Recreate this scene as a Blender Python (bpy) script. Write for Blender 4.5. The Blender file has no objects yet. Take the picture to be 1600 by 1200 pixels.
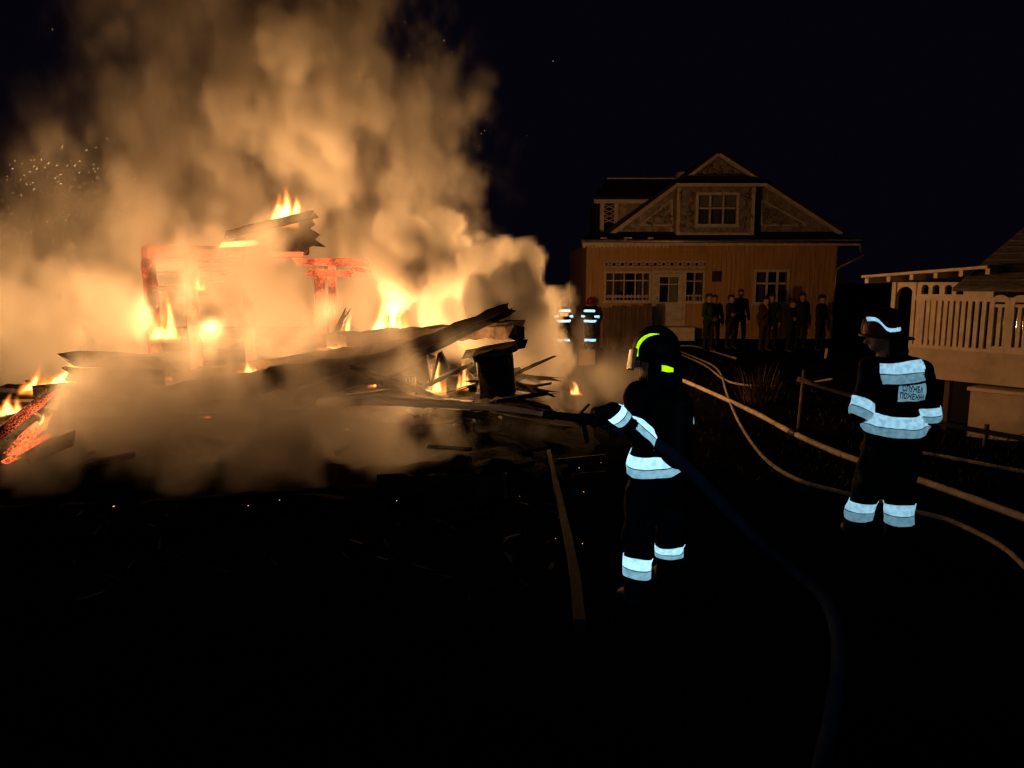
import bpy, bmesh, math, random
import numpy as np
from mathutils import Vector, Matrix

# ------------------------------------------------------------------ camera, world, exposure
random.seed(7)
scene = bpy.context.scene
COL = scene.collection
FPX = 1142.0            # focal length in photo pixels (1600 wide)
CAM_Z = 2.1
PITCH = math.radians(8.02)

cam_data = bpy.data.cameras.new('camera')
cam_data.sensor_width = 36.0
cam_data.lens = 36.0 * FPX / 1600.0
cam_data.clip_end = 2000.0
cam = bpy.data.objects.new('camera', cam_data)
COL.objects.link(cam)
cam.location = (0, 0, CAM_Z)
cam.rotation_euler = (math.radians(90) - PITCH, 0, 0)
scene.camera = cam

world = bpy.data.worlds.new('World')
scene.world = world
world.use_nodes = True
wn = world.node_tree.nodes
bg = wn['Background']
sky = wn.new('ShaderNodeTexSky')
sky.sky_type = 'NISHITA'
sky.sun_disc = False
sky.sun_elevation = math.radians(-8.0)
sky.sun_rotation = math.radians(200.0)
night = wn.new('ShaderNodeMixRGB')          # starless night: a trace of twilight over a blue black
night.blend_type = 'ADD'
night.inputs[0].default_value = 1.0
night.inputs[2].default_value = (0.026, 0.021, 0.060, 1)
world.node_tree.links.new(sky.outputs[0], night.inputs[1])
world.node_tree.links.new(night.outputs[0], bg.inputs[0])
bg.inputs[1].default_value = 0.05

scene.view_settings.view_transform = 'Standard'
scene.view_settings.look = 'None'
scene.view_settings.exposure = 0.0
scene.view_settings.gamma = 1.0
cy = scene.cycles
cy.use_denoising = True
try:
    cy.denoiser = 'OPENIMAGEDENOISE'
except Exception:
    pass
cy.max_bounces = 7
cy.diffuse_bounces = 2
cy.glossy_bounces = 2
cy.transmission_bounces = 3
cy.transparent_max_bounces = 16
cy.volume_bounces = 4
cy.volume_step_rate = 2.4
cy.volume_max_steps = 256
cy.sample_clamp_indirect = 4.0
cy.use_adaptive_sampling = True
cy.adaptive_threshold = 0.02

# hand torch shining along the camera's line of sight (the reflective tapes on the suits answer it)
torch_data = bpy.data.lights.new('torch', 'SPOT')
torch_data.energy = 52.0
torch_data.color = (0.45, 0.79, 1.0)
torch_data.spot_size = math.radians(62)
torch_data.spot_blend = 0.6
torch_data.shadow_soft_size = 0.03
torch = bpy.data.objects.new('torch', torch_data)
COL.objects.link(torch)
torch.location = (0.05, 0.0, CAM_Z + 0.06)
torch.rotation_euler = (math.radians(90 - 7), 0, math.radians(-15))

# ------------------------------------------------------------------ mapping the photograph to the place
_F = Vector((0, math.cos(PITCH), -math.sin(PITCH)))
_U = Vector((0, math.sin(PITCH), math.cos(PITCH)))
_R = Vector((1, 0, 0))


def ray(px, py):
    return _F + _R * ((px - 800) / FPX) + _U * ((600 - py) / FPX)


def P(px, py, Y):
    d = ray(px, py)
    return Vector((0, 0, CAM_Z)) + d * (Y / d.y)


def G(px, py, z=0.0):
    d = ray(px, py)
    return Vector((0, 0, CAM_Z)) + d * ((z - CAM_Z) / d.z)


# ------------------------------------------------------------------ helpers: tags, objects, meshes
def tag(o, label=None, cat=None, group=None, kind=None):
    if label:
        o['label'] = label
    if cat:
        o['category'] = cat
    if group:
        o['group'] = group
    if kind:
        o['kind'] = kind
    return o


def empty(name, loc=(0, 0, 0), rz=0.0):
    o = bpy.data.objects.new(name, None)
    COL.objects.link(o)
    o.location = loc
    o.rotation_euler = (0, 0, rz)
    o.empty_display_size = 0.1
    return o


def link(name, me, mat=None, parent=None):
    o = bpy.data.objects.new(name, me)
    COL.objects.link(o)
    if mat is not None:
        for m in (mat if isinstance(mat, (list, tuple)) else [mat]):
            me.materials.append(m)
    if parent is not None:
        o.parent = parent
        # meshes are written in world coordinates: cancel the parent's transform
        o.matrix_parent_inverse = parent_world(parent).inverted()
    return o


def parent_world(o):
    m = Matrix.LocRotScale(o.location, o.rotation_euler, o.scale)
    if o.parent:
        m = parent_world(o.parent) @ o.matrix_parent_inverse @ m
    return m


class MB:
    """collects simple solids into one mesh"""

    def __init__(self):
        self.v, self.f = [], []

    def add(self, vs, fs):
        n = len(self.v)
        self.v += [tuple(p) for p in vs]
        self.f += [tuple(i + n for i in f) for f in fs]
        return self

    def box(self, x0, x1, y0, y1, z0, z1):
        vs = [(x, y, z) for z in (z0, z1) for y in (y0, y1) for x in (x0, x1)]
        return self.add(vs, [(0, 2, 3, 1), (4, 5, 7, 6), (0, 1, 5, 4), (1, 3, 7, 5), (3, 2, 6, 7), (2, 0, 4, 6)])

    def bar(self, a, b, w, h, up=(0, 0, 1), w2=None, h2=None):
        a, b = Vector(a), Vector(b)
        t = (b - a).normalized()
        s = t.cross(Vector(up))
        if s.length < 1e-4:
            s = t.cross(Vector((0, 1, 0)))
        s.normalize()
        u = s.cross(t).normalized()
        w2, h2 = w2 or w, h2 or h
        vs = []
        for p, ww, hh in ((a, w, h), (b, w2, h2)):
            for sx, sz in ((-1, -1), (1, -1), (1, 1), (-1, 1)):
                vs.append(p + s * sx * ww / 2 + u * sz * hh / 2)
        return self.add(vs, [(3, 2, 1, 0), (4, 5, 6, 7), (0, 1, 5, 4), (1, 2, 6, 5), (2, 3, 7, 6), (3, 0, 4, 7)])

    def tube(self, pts, r, n=8, cap=True):
        pts = [Vector(p) for p in pts]
        rs = r if isinstance(r, (list, tuple)) else [r] * len(pts)
        rings = []
        u = None
        for i, p in enumerate(pts):
            t = (pts[min(i + 1, len(pts) - 1)] - pts[max(i - 1, 0)]).normalized()
            if u is None:
                u = t.cross(Vector((0.13, 0.21, 1)))
                if u.length < 1e-3:
                    u = t.cross(Vector((1, 0, 0)))
            u = (u - t * u.dot(t)).normalized()
            w = t.cross(u)
            rings.append([p + (u * math.cos(2 * math.pi * k / n) + w * math.sin(2 * math.pi * k / n)) * rs[i] for k in range(n)])
        vs = [q for ring in rings for q in ring]
        fs = []
        for i in range(len(pts) - 1):
            for k in range(n):
                a, b = i * n + k, i * n + (k + 1) % n
                fs.append((a, b, b + n, a + n))
        if cap:
            fs.append(tuple(range(n))[::-1])
            fs.append(tuple(range((len(pts) - 1) * n, len(pts) * n)))
        return self.add(vs, fs)

    def prism(self, poly, off):
        """planar polygon (3D points) extruded by the vector off"""
        n = len(poly)
        off = Vector(off)
        vs = [Vector(p) for p in poly] + [Vector(p) + off for p in poly]
        fs = [tuple(range(n)), tuple(range(2 * n - 1, n - 1, -1))]
        for i in range(n):
            j = (i + 1) % n
            fs.append((j, i, i + n, j + n))
        return self.add(vs, fs)

    def build(self, name, mat, parent=None, smooth=False, bevel=0.0):
        me = bpy.data.meshes.new(name)
        me.from_pydata(self.v, [], self.f)
        bm = bmesh.new()
        bm.from_mesh(me)
        bmesh.ops.recalc_face_normals(bm, faces=bm.faces)
        if bevel:
            bmesh.ops.bevel(bm, geom=list(bm.edges), offset=bevel, segments=1, affect='EDGES', clamp_overlap=True)
        bm.to_mesh(me)
        bm.free()
        if smooth:
            for p in me.polygons:
                p.use_smooth = True
        return link(name, me, mat, parent)


def catmull(pts, n=8):
    pts = [Vector(p) for p in pts]
    q = [pts[0] * 2 - pts[1]] + pts + [pts[-1] * 2 - pts[-2]]
    out = []
    for i in range(1, len(q) - 2):
        for k in range(n):
            t = k / n
            a, b, c, d = q[i - 1], q[i], q[i + 1], q[i + 2]
            out.append(0.5 * ((2 * b) + (c - a) * t + (2 * a - 5 * b + 4 * c - d) * t * t + (3 * b - a - 3 * c + d) * t ** 3))
    out.append(pts[-1])
    return out


# ------------------------------------------------------------------ helpers: signed distance fields to meshes
def surface_nets(f, org, h):
    """numpy surface nets; f < 0 inside; returns verts (n,3), quads (m,4)"""
    s = f < 0
    nx, ny, nz = f.shape
    c = [s[i:nx - 1 + i, j:ny - 1 + j, k:nz - 1 + k] for i in (0, 1) for j in (0, 1) for k in (0, 1)]
    allin = np.logical_and.reduce(c)
    anyin = np.logical_or.reduce(c)
    act = anyin & ~allin
    idx = np.argwhere(act)
    vid = -np.ones(act.shape, dtype=np.int64)
    vid[act] = np.arange(len(idx))
    I, J, K = idx[:, 0], idx[:, 1], idx[:, 2]
    acc = np.zeros((len(idx), 3))
    cnt = np.zeros(len(idx))
    cor = [(i, j, k) for i in (0, 1) for j in (0, 1) for k in (0, 1)]
    val = {q: f[I + q[0], J + q[1], K + q[2]] for q in cor}
    for a in cor:
        for ax in range(3):
            if a[ax]:
                continue
            b = list(a)
            b[ax] = 1
            b = tuple(b)
            va, vb = val[a], val[b]
            m = (va < 0) != (vb < 0)
            t = np.where(m, va / np.where(m, va - vb, 1.0), 0.0)
            p = np.empty((len(idx), 3))
            p[:] = a
            p[:, ax] = t
            acc[m] += p[m]
            cnt[m] += 1
    verts = (idx + acc / np.maximum(cnt, 1)[:, None]) * h + np.asarray(org)
    quads = []
    for ax in range(3):
        sl0 = [slice(None)] * 3
        sl1 = [slice(None)] * 3
        sl0[ax] = slice(0, -1)
        sl1[ax] = slice(1, None)
        a, b = s[tuple(sl0)], s[tuple(sl1)]
        e = np.argwhere(a != b)
        o1, o2 = [(1, 2), (2, 0), (0, 1)][ax]
        lim = np.array(act.shape)
        ok = (e[:, o1] >= 1) & (e[:, o2] >= 1) & (e[:, o1] < lim[o1]) & (e[:, o2] < lim[o2])
        e = e[ok]
        if not len(e):
            continue
        ins = a[e[:, 0], e[:, 1], e[:, 2]]

        def cell(d1, d2):
            q = e.copy()
            q[:, o1] -= d1
            q[:, o2] -= d2
            return vid[q[:, 0], q[:, 1], q[:, 2]]
        q4 = np.stack([cell(1, 1), cell(0, 1), cell(0, 0), cell(1, 0)], 1)
        q4[~ins] = q4[~ins][:, ::-1]
        quads.append(q4)
    quads = np.concatenate(quads) if quads else np.zeros((0, 4), int)
    return verts, quads


def mesh_np(name, verts, quads, smooth=True, matidx=None):
    me = bpy.data.meshes.new(name)
    me.from_pydata(verts.tolist(), [], quads.tolist())
    if smooth:
        me.polygons.foreach_set('use_smooth', np.ones(len(me.polygons), bool))
    if matidx is not None:
        me.polygons.foreach_set('material_index', matidx.astype(np.int32))
    me.update()
    return me


def capsule_d(X, Y, Z, a, b, ra, rb):
    ba = np.subtract(b, a)
    L2 = max(float(ba @ ba), 1e-9)
    px, py, pz = X - a[0], Y - a[1], Z - a[2]
    t = np.clip((px * ba[0] + py * ba[1] + pz * ba[2]) / L2, 0, 1)
    return np.sqrt((px - t * ba[0]) ** 2 + (py - t * ba[1]) ** 2 + (pz - t * ba[2]) ** 2) - (ra + (rb - ra) * t)


def ellip_d(X, Y, Z, c, r, M=None):
    p = np.stack([X - c[0], Y - c[1], Z - c[2]], -1)
    if M is not None:
        p = p @ np.asarray(M)
    k = np.sqrt(((p / np.asarray(r)) ** 2).sum(-1))
    return (k - 1.0) * min(r)


def value_noise(shape, cells, rng):
    """smooth random lattice noise in -1..1 sampled on a grid (periodic)"""
    cells = [max(2, int(c)) for c in cells]
    lat = rng.uniform(-1, 1, cells).astype(np.float32)
    out = lat
    for ax in range(3):
        n, c = shape[ax], cells[ax]
        t = np.arange(n, dtype=np.float32) * (c / n)
        i0 = np.floor(t).astype(int) % c
        fr = t - np.floor(t)
        fr = fr * fr * (3 - 2 * fr)
        i1 = (i0 + 1) % c
        shp = [1, 1, 1]
        shp[ax] = n
        fr = fr.reshape(shp).astype(np.float32)
        out = np.take(out, i0, ax) * (1 - fr) + np.take(out, i1, ax) * fr
    return out


# ------------------------------------------------------------------ materials
def new_mat(name):
    m = bpy.data.materials.new(name)
    m.use_nodes = True
    nt = m.node_tree
    return m, nt.nodes, nt.links, nt.nodes['Principled BSDF'], nt.nodes['Material Output']


def mat_noise(name, c1, c2, rough=0.8, scale=6.0, bump=0.0, bscale=None, metallic=0.0, stretch=(1, 1, 1), spec=0.3, detail=6.0, lo=0.35, hi=0.65):
    m, n, l, b, out = new_mat(name)
    tc = n.new('ShaderNodeTexCoord')
    mp = n.new('ShaderNodeMapping')
    mp.inputs['Scale'].default_value = stretch
    l.new(tc.outputs['Object'], mp.inputs['Vector'])
    t = n.new('ShaderNodeTexNoise')
    t.inputs['Scale'].default_value = scale
    t.inputs['Detail'].default_value = detail
    t.inputs['Roughness'].default_value = 0.65
    l.new(mp.outputs[0], t.inputs['Vector'])
    r = n.new('ShaderNodeValToRGB')
    r.color_ramp.elements[0].position = lo
    r.color_ramp.elements[1].position = hi
    r.color_ramp.elements[0].color = (*c1, 1)
    r.color_ramp.elements[1].color = (*c2, 1)
    l.new(t.outputs['Fac'], r.inputs[0])
    l.new(r.outputs[0], b.inputs['Base Color'])
    b.inputs['Roughness'].default_value = rough
    b.inputs['Metallic'].default_value = metallic
    b.inputs['Specular IOR Level'].default_value = spec
    if bump:
        t2 = n.new('ShaderNodeTexNoise')
        t2.inputs['Scale'].default_value = bscale or scale * 3
        t2.inputs['Detail'].default_value = 5
        l.new(mp.outputs[0], t2.inputs['Vector'])
        bp = n.new('ShaderNodeBump')
        bp.inputs['Strength'].default_value = 0.8
        bp.inputs['Distance'].default_value = bump
        l.new(t2.outputs['Fac'], bp.inputs['Height'])
        l.new(bp.outputs[0], b.inputs['Normal'])
    return m


def mat_ember(name, amount, strength, col=(1.0, 0.10, 0.03), scale=9.0, base=0.012):
    """charred timber; where it still glows, a broken net of red hot cracks gives off light"""
    m, n, l, b, out = new_mat(name)
    tc = n.new('ShaderNodeTexCoord')
    big = n.new('ShaderNodeTexNoise')
    big.inputs['Scale'].default_value = 2.2
    big.inputs['Detail'].default_value = 3
    l.new(tc.outputs['Object'], big.inputs['Vector'])
    fine = n.new('ShaderNodeTexNoise')
    fine.inputs['Scale'].default_value = scale * 3
    fine.inputs['Detail'].default_value = 6
    fine.inputs['Roughness'].default_value = 0.75
    l.new(tc.outputs['Object'], fine.inputs['Vector'])
    vo = n.new('ShaderNodeTexVoronoi')
    vo.feature = 'DISTANCE_TO_EDGE'
    vo.inputs['Scale'].default_value = scale * 1.6
    l.new(tc.outputs['Object'], vo.inputs['Vector'])
    crack = n.new('ShaderNodeMapRange')
    crack.inputs['From Min'].default_value = 0.0
    crack.inputs['From Max'].default_value = 0.16
    crack.inputs['To Min'].default_value = 1.0
    crack.inputs['To Max'].default_value = 0.0
    l.new(vo.outputs['Distance'], crack.inputs['Value'])
    add = n.new('ShaderNodeMath')
    add.operation = 'MULTIPLY_ADD'
    l.new(crack.outputs[0], add.inputs[0])
    add.inputs[1].default_value = 0.22
    l.new(fine.outputs['Fac'], add.inputs[2])
    add2 = n.new('ShaderNodeMath')
    add2.operation = 'ADD'
    l.new(add.outputs[0], add2.inputs[0])
    l.new(big.outputs['Fac'], add2.inputs[1])
    mr = n.new('ShaderNodeMapRange')
    mr.inputs['From Min'].default_value = 1.22 - amount * 0.4
    mr.inputs['From Max'].default_value = 1.55 - amount * 0.4
    mr.inputs['To Min'].default_value = 0.0
    mr.inputs['To Max'].default_value = strength
    l.new(add2.outputs[0], mr.inputs['Value'])
    b.inputs['Base Color'].default_value = (base, base * 0.85, base * 0.75, 1)
    b.inputs['Roughness'].default_value = 0.9
    b.inputs['Specular IOR Level'].default_value = 0.2
    b.inputs['Emission Color'].default_value = (*col, 1)
    l.new(mr.outputs[0], b.inputs['Emission Strength'])
    bp = n.new('ShaderNodeBump')
    bp.inputs['Distance'].default_value = 0.02
    l.new(add.outputs[0], bp.inputs['Height'])
    l.new(bp.outputs[0], b.inputs['Normal'])
    return m


def mat_plain(name, c, rough=0.6, metallic=0.0, spec=0.3):
    m, n, l, b, out = new_mat(name)
    b.inputs['Base Color'].default_value = (*c, 1)
    b.inputs['Roughness'].default_value = rough
    b.inputs['Metallic'].default_value = metallic
    b.inputs['Specular IOR Level'].default_value = spec
    return m


def roughen(o, cuts, amp, seed=0):
    """break up the clean faces and edges of a burnt part"""
    rr = random.Random(seed)
    bm = bmesh.new()
    bm.from_mesh(o.data)
    bmesh.ops.subdivide_edges(bm, edges=list(bm.edges), cuts=cuts, use_grid_fill=True)
    for v in bm.verts:
        v.co += Vector((rr.uniform(-amp, amp), rr.uniform(-amp, amp), rr.uniform(-amp, amp)))
    bm.to_mesh(o.data)
    bm.free()
    return o
# ------------------------------------------------------------------ fire: flames (glowing gas in closed meshes) with their light
def mat_flame(name, col, strength):
    m = bpy.data.materials.new(name)
    m.use_nodes = True
    n, l = m.node_tree.nodes, m.node_tree.links
    n.remove(n['Principled BSDF'])
    em = n.new('ShaderNodeEmission')
    em.inputs[0].default_value = (*col, 1)
    tc = n.new('ShaderNodeTexCoord')
    mp = n.new('ShaderNodeMapping')
    mp.inputs['Scale'].default_value = (1, 1, 0.45)
    l.new(tc.outputs['Object'], mp.inputs['Vector'])
    t = n.new('ShaderNodeTexNoise')
    t.inputs['Scale'].default_value = 9.0
    t.inputs['Detail'].default_value = 2.0
    t.inputs['Distortion'].default_value = 0.6
    l.new(mp.outputs[0], t.inputs['Vector'])
    mr = n.new('ShaderNodeMapRange')
    mr.inputs['From Min'].default_value = 0.40
    mr.inputs['From Max'].default_value = 0.66
    mr.inputs['To Min'].default_value = 0.02 * strength
    mr.inputs['To Max'].default_value = strength
    l.new(t.outputs['Fac'], mr.inputs['Value'])
    l.new(mr.outputs[0], em.inputs[1])
    l.new(em.outputs[0], n['Material Output'].inputs['Volume'])
    return m


FLAME = mat_flame('flame_gas', (1.0, 0.50, 0.16), 26.0)
HALO = bpy.data.materials.new('flame_halo')
HALO.use_nodes = True
_n, _l = HALO.node_tree.nodes, HALO.node_tree.links
_n.remove(_n['Principled BSDF'])
_em = _n.new('ShaderNodeEmission')
_at = _n.new('ShaderNodeAttribute')
_at.attribute_name = 'density'
_rp = _n.new('ShaderNodeValToRGB')
_rp.color_ramp.elements[0].color = (1.0, 0.20, 0.015, 1)
_rp.color_ramp.elements[1].color = (1.0, 0.46, 0.11, 1)
_ml = _n.new('ShaderNodeMath')
_ml.operation = 'MULTIPLY'
_ml.inputs[1].default_value = 30.0
_l.new(_at.outputs['Fac'], _rp.inputs[0])
_l.new(_at.outputs['Fac'], _ml.inputs[0])
_l.new(_rp.outputs[0], _em.inputs[0])
_l.new(_ml.outputs[0], _em.inputs[1])
_l.new(_em.outputs[0], _n['Material Output'].inputs['Volume'])
FLAME_WEAK = mat_flame('thin_flame_gas', (1.0, 0.34, 0.05), 4.0)
FIRE_GAIN = 0.46
FIRE_COL = (1.0, 0.475, 0.16)


def volume_object(name, dens, res, vmin, vmax, mat):
    me = bpy.data.meshes.new(name)
    n = int(dens.size)
    me.vertices.add(n)
    at = me.attributes.new('rho', 'FLOAT', 'POINT')
    at.data.foreach_set('value', np.ascontiguousarray(dens.transpose(2, 1, 0)).ravel().astype(np.float32))
    src = bpy.data.objects.new(name + '_samples', me)   # holds the numbers, is not part of the scene
    ng = bpy.data.node_groups.new(name + '_grid', 'GeometryNodeTree')
    ng.interface.new_socket('Geometry', in_out='INPUT', socket_type='NodeSocketGeometry')
    ng.interface.new_socket('Geometry', in_out='OUTPUT', socket_type='NodeSocketGeometry')
    N, L = ng.nodes, ng.links
    gout = N.new('NodeGroupOutput')
    oi = N.new('GeometryNodeObjectInfo')
    oi.inputs['Object'].default_value = src
    at = N.new('GeometryNodeInputNamedAttribute')
    at.data_type = 'FLOAT'
    at.inputs['Name'].default_value = 'rho'
    pos = N.new('GeometryNodeInputPosition')
    sub = N.new('ShaderNodeVectorMath')
    sub.operation = 'SUBTRACT'
    sub.inputs[1].default_value = tuple(vmin)
    L.new(pos.outputs[0], sub.inputs[0])
    mul = N.new('ShaderNodeVectorMath')
    mul.operation = 'MULTIPLY_ADD'
    mul.inputs[1].default_value = tuple((res - 1) / (vmax - vmin))
    mul.inputs[2].default_value = (0.5, 0.5, 0.5)
    L.new(sub.outputs[0], mul.inputs[0])
    flo = N.new('ShaderNodeVectorMath')
    flo.operation = 'FLOOR'
    L.new(mul.outputs[0], flo.inputs[0])
    dot = N.new('ShaderNodeVectorMath')
    dot.operation = 'DOT_PRODUCT'
    dot.inputs[1].default_value = (1.0, float(res[0]), float(res[0] * res[1]))
    L.new(flo.outputs[0], dot.inputs[0])
    rnd = N.new('ShaderNodeMath')
    rnd.inputs[1].default_value = 0.25
    L.new(dot.outputs['Value'], rnd.inputs[0])
    si = N.new('GeometryNodeSampleIndex')
    si.data_type = 'FLOAT'
    si.domain = 'POINT'
    si.clamp = True
    L.new(oi.outputs['Geometry'], si.inputs['Geometry'])
    L.new(at.outputs['Attribute'], si.inputs['Value'])
    L.new(rnd.outputs[0], si.inputs['Index'])
    vc = N.new('GeometryNodeVolumeCube')
    L.new(si.outputs[0], vc.inputs['Density'])
    vc.inputs['Min'].default_value = tuple(vmin)
    vc.inputs['Max'].default_value = tuple(vmax)
    for i, a in enumerate('XYZ'):
        vc.inputs['Resolution ' + a].default_value = int(res[i])
    sm = N.new('GeometryNodeSetMaterial')
    sm.inputs['Material'].default_value = mat
    L.new(vc.outputs[0], sm.inputs['Geometry'])
    L.new(sm.outputs[0], gout.inputs[0])
    vd = bpy.data.volumes.new(name)
    vd.materials.append(mat)
    o = bpy.data.objects.new(name, vd)
    COL.objects.link(o)
    md = o.modifiers.new('grid', 'NODES')
    md.node_group = ng
    return o


def flame(base, height, width, watts, label, seed, lean=0.0, depth=0.55, n=5, light_up=0.45, mat=None):
    """one body of fire: ragged tongues of unequal height rising from a broad foot at base"""
    rng = np.random.default_rng(seed)
    base = np.array(base)
    size = min(height, width)
    h = max(0.009, size / 26)
    m = 3 * h
    lo = base + np.array([-width * 0.75 - abs(lean) * height - m, -width * depth * 0.7 - m, -0.10 * height - m])
    hi = base + np.array([width * 0.75 + abs(lean) * height + m, width * depth * 0.7 + m, height * 1.1 + m])
    ax = [np.arange(lo[i], hi[i], h) for i in range(3)]
    X, Y, Z = np.meshgrid(*ax, indexing='ij')
    shp = X.shape
    cells = lambda d: [max(2, int(shp[i] * h / (d * (1.0 if i < 2 else 1.7)))) for i in range(3)]
    t = np.clip((Z - base[2]) / height, -0.1, 1.2)
    tt = np.clip(t, 0, 1.2)
    w1, w2 = value_noise(shp, cells(size * 0.55), rng), value_noise(shp, cells(size * 0.55), rng)
    w3 = value_noise(shp, cells(size * 0.22), rng)
    x = (X - base[0] - lean * height * tt) / width + (0.22 * w1 + 0.08 * w3) * (0.25 + tt) * size / width
    y = (Y - base[1]) / (width * depth) + 0.22 * w2 * (0.25 + tt)
    top = np.full(shp, 0.10)
    for i in range(n):
        xk = (i / max(n - 1, 1) - 0.5) * 0.72 + rng.uniform(-0.08, 0.08)
        hk = 1.0 if i == n // 2 else rng.uniform(0.30, 0.85)
        wk = rng.uniform(0.10, 0.20) * 4.0 / max(n, 3)
        top = np.maximum(top, hk * np.exp(-((x - xk * (1 - 0.35 * tt)) / wk) ** 2) * np.exp(-(y / 0.42) ** 2))
    edge = 1.0 - (np.abs(x) / 0.5) ** 3 - (np.abs(y) / 0.5) ** 2
    S = np.minimum(top * 1.05 - t, edge * 0.8)
    S = np.minimum(S, (t + 0.07) * 3.0)
    S = S + 0.26 * value_noise(shp, cells(size * 0.30), rng) * (0.3 + tt) + 0.14 * value_noise(shp, cells(size * 0.13), rng) * (0.3 + tt)
    v, q = surface_nets(-(S - 0.30), lo, h)
    e = empty('flame', base)
    tag(e, label, 'flame', 'flames over the burning timber')
    if len(q):
        tag(link('flame_core', mesh_np('flame_core', v, q), mat or FLAME, e), kind='stuff')
    if mat is None:
        res_ = np.array(shp)
        g = volume_object('flame_tongues', np.clip(S * 1.8, 0, 1) ** 1.4, res_, lo, lo + (res_ - 1) * h, HALO)
        g.parent = e
        g.matrix_parent_inverse = parent_world(e).inverted()
    if watts:
        L = bpy.data.lights.new('fire_light', 'POINT')
        L.energy = watts * FIRE_GAIN
        L.color = FIRE_COL
        L.shadow_soft_size = max(0.06, min(width, height) * 0.3)
        lo_ = bpy.data.objects.new('fire_light', L)
        COL.objects.link(lo_)
        lo_.location = base + np.array([lean * height * 0.5, 0, height * light_up])
        lo_.parent = e
        lo_.matrix_parent_inverse = parent_world(e).inverted()
    return e


def fl(px, py, hpx, wpx, Y, watts, label, seed, **k):
    s = Y / FPX
    return flame(P(px, py, Y), hpx * s, wpx * s, watts, label, seed, **k)


fl(444, 353, 78, 52, 13.3, 300, 'tall bright flame standing on the ridge of the burnt roof', 1, lean=0.12, n=4)
fl(258, 532, 76, 58, 12.6, 240, 'bright flame low at the left post of the burning frame', 2, n=4)
fl(612, 526, 84, 90, 12.4, 230, 'tall yellow flame behind the long fallen beam', 3, n=7)
fl(541, 530, 60, 30, 12.2, 160, 'thin flame beside the slanted charred stick behind the fallen beam', 4, lean=0.2, n=3)
fl(78, 612, 58, 96, 9.6, 330, 'wide flame licking over the logs at the left edge', 5, lean=0.35, n=6)
fl(10, 650, 46, 54, 9.3, 260, 'flame cut by the left edge of the picture', 6, lean=0.3, n=4)
fl(62, 674, 44, 24, 9.0, 130, 'narrow slanting flame between the logs at the left edge', 7, lean=0.5, n=3)
fl(304, 454, 32, 34, 13.2, 120, 'small flame on the inner post of the burning frame', 8, n=4)
fl(386, 584, 26, 44, 10.6, 70, 'low flame peeping over the front beam', 9, n=5)
fl(520, 568, 20, 130, 11.2, 150, 'long low row of flames between the two fallen beams', 10, n=11, depth=0.25)
fl(588, 604, 34, 34, 10.2, 90, 'small flame left of the radiator', 11, n=3)
fl(680, 614, 66, 34, 10.3, 200, 'flame seen between the bent metal sheets', 12, n=3)
fl(724, 608, 56, 24, 10.3, 200, 'thin flame beside the charred cabinet', 13, n=3)
fl(901, 617, 26, 20, 10.4, 50, 'little flame on the ground past the charred cabinet', 14, lean=-0.3, n=3)
HID = 'unseen flame added for its light '  # unseen sources, added to light the smoke and the timber house
fl(150, 470, 12, 14, 14.0, 210, HID + 'left of the burning frame', 15, n=3, mat=FLAME_WEAK, light_up=1.0)
fl(400, 480, 12, 14, 14.3, 110, HID + 'inside the burning frame', 16, n=3, mat=FLAME_WEAK, light_up=1.0)
fl(790, 490, 16, 20, 14.6, 1500, HID + 'at the far side of the heap', 24, n=3, mat=FLAME_WEAK, light_up=1.0)  # added behind the heap so that firelight reaches the timber house
fl(730, 495, 12, 14, 12.0, 150, HID + 'behind the upturned beam end', 17, n=3, mat=FLAME_WEAK, light_up=1.0)
fl(30, 510, 12, 14, 13.4, 180, HID + 'above the log corner', 18, n=3, mat=FLAME_WEAK, light_up=1.0)
fl(330, 530, 12, 14, 11.4, 130, HID + 'over the middle of the heap', 19, n=3, mat=FLAME_WEAK, light_up=1.5)
fl(200, 550, 12, 14, 11.0, 260, HID + 'right of the log corner', 20, n=3, mat=FLAME_WEAK, light_up=1.5)

# ------------------------------------------------------------------ smoke: one volume grid
SM_MIN = np.array([-11.5, 6.6, 0.0])
SM_MAX = np.array([3.0, 17.4, 8.8])
SM_H = 0.062


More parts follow.
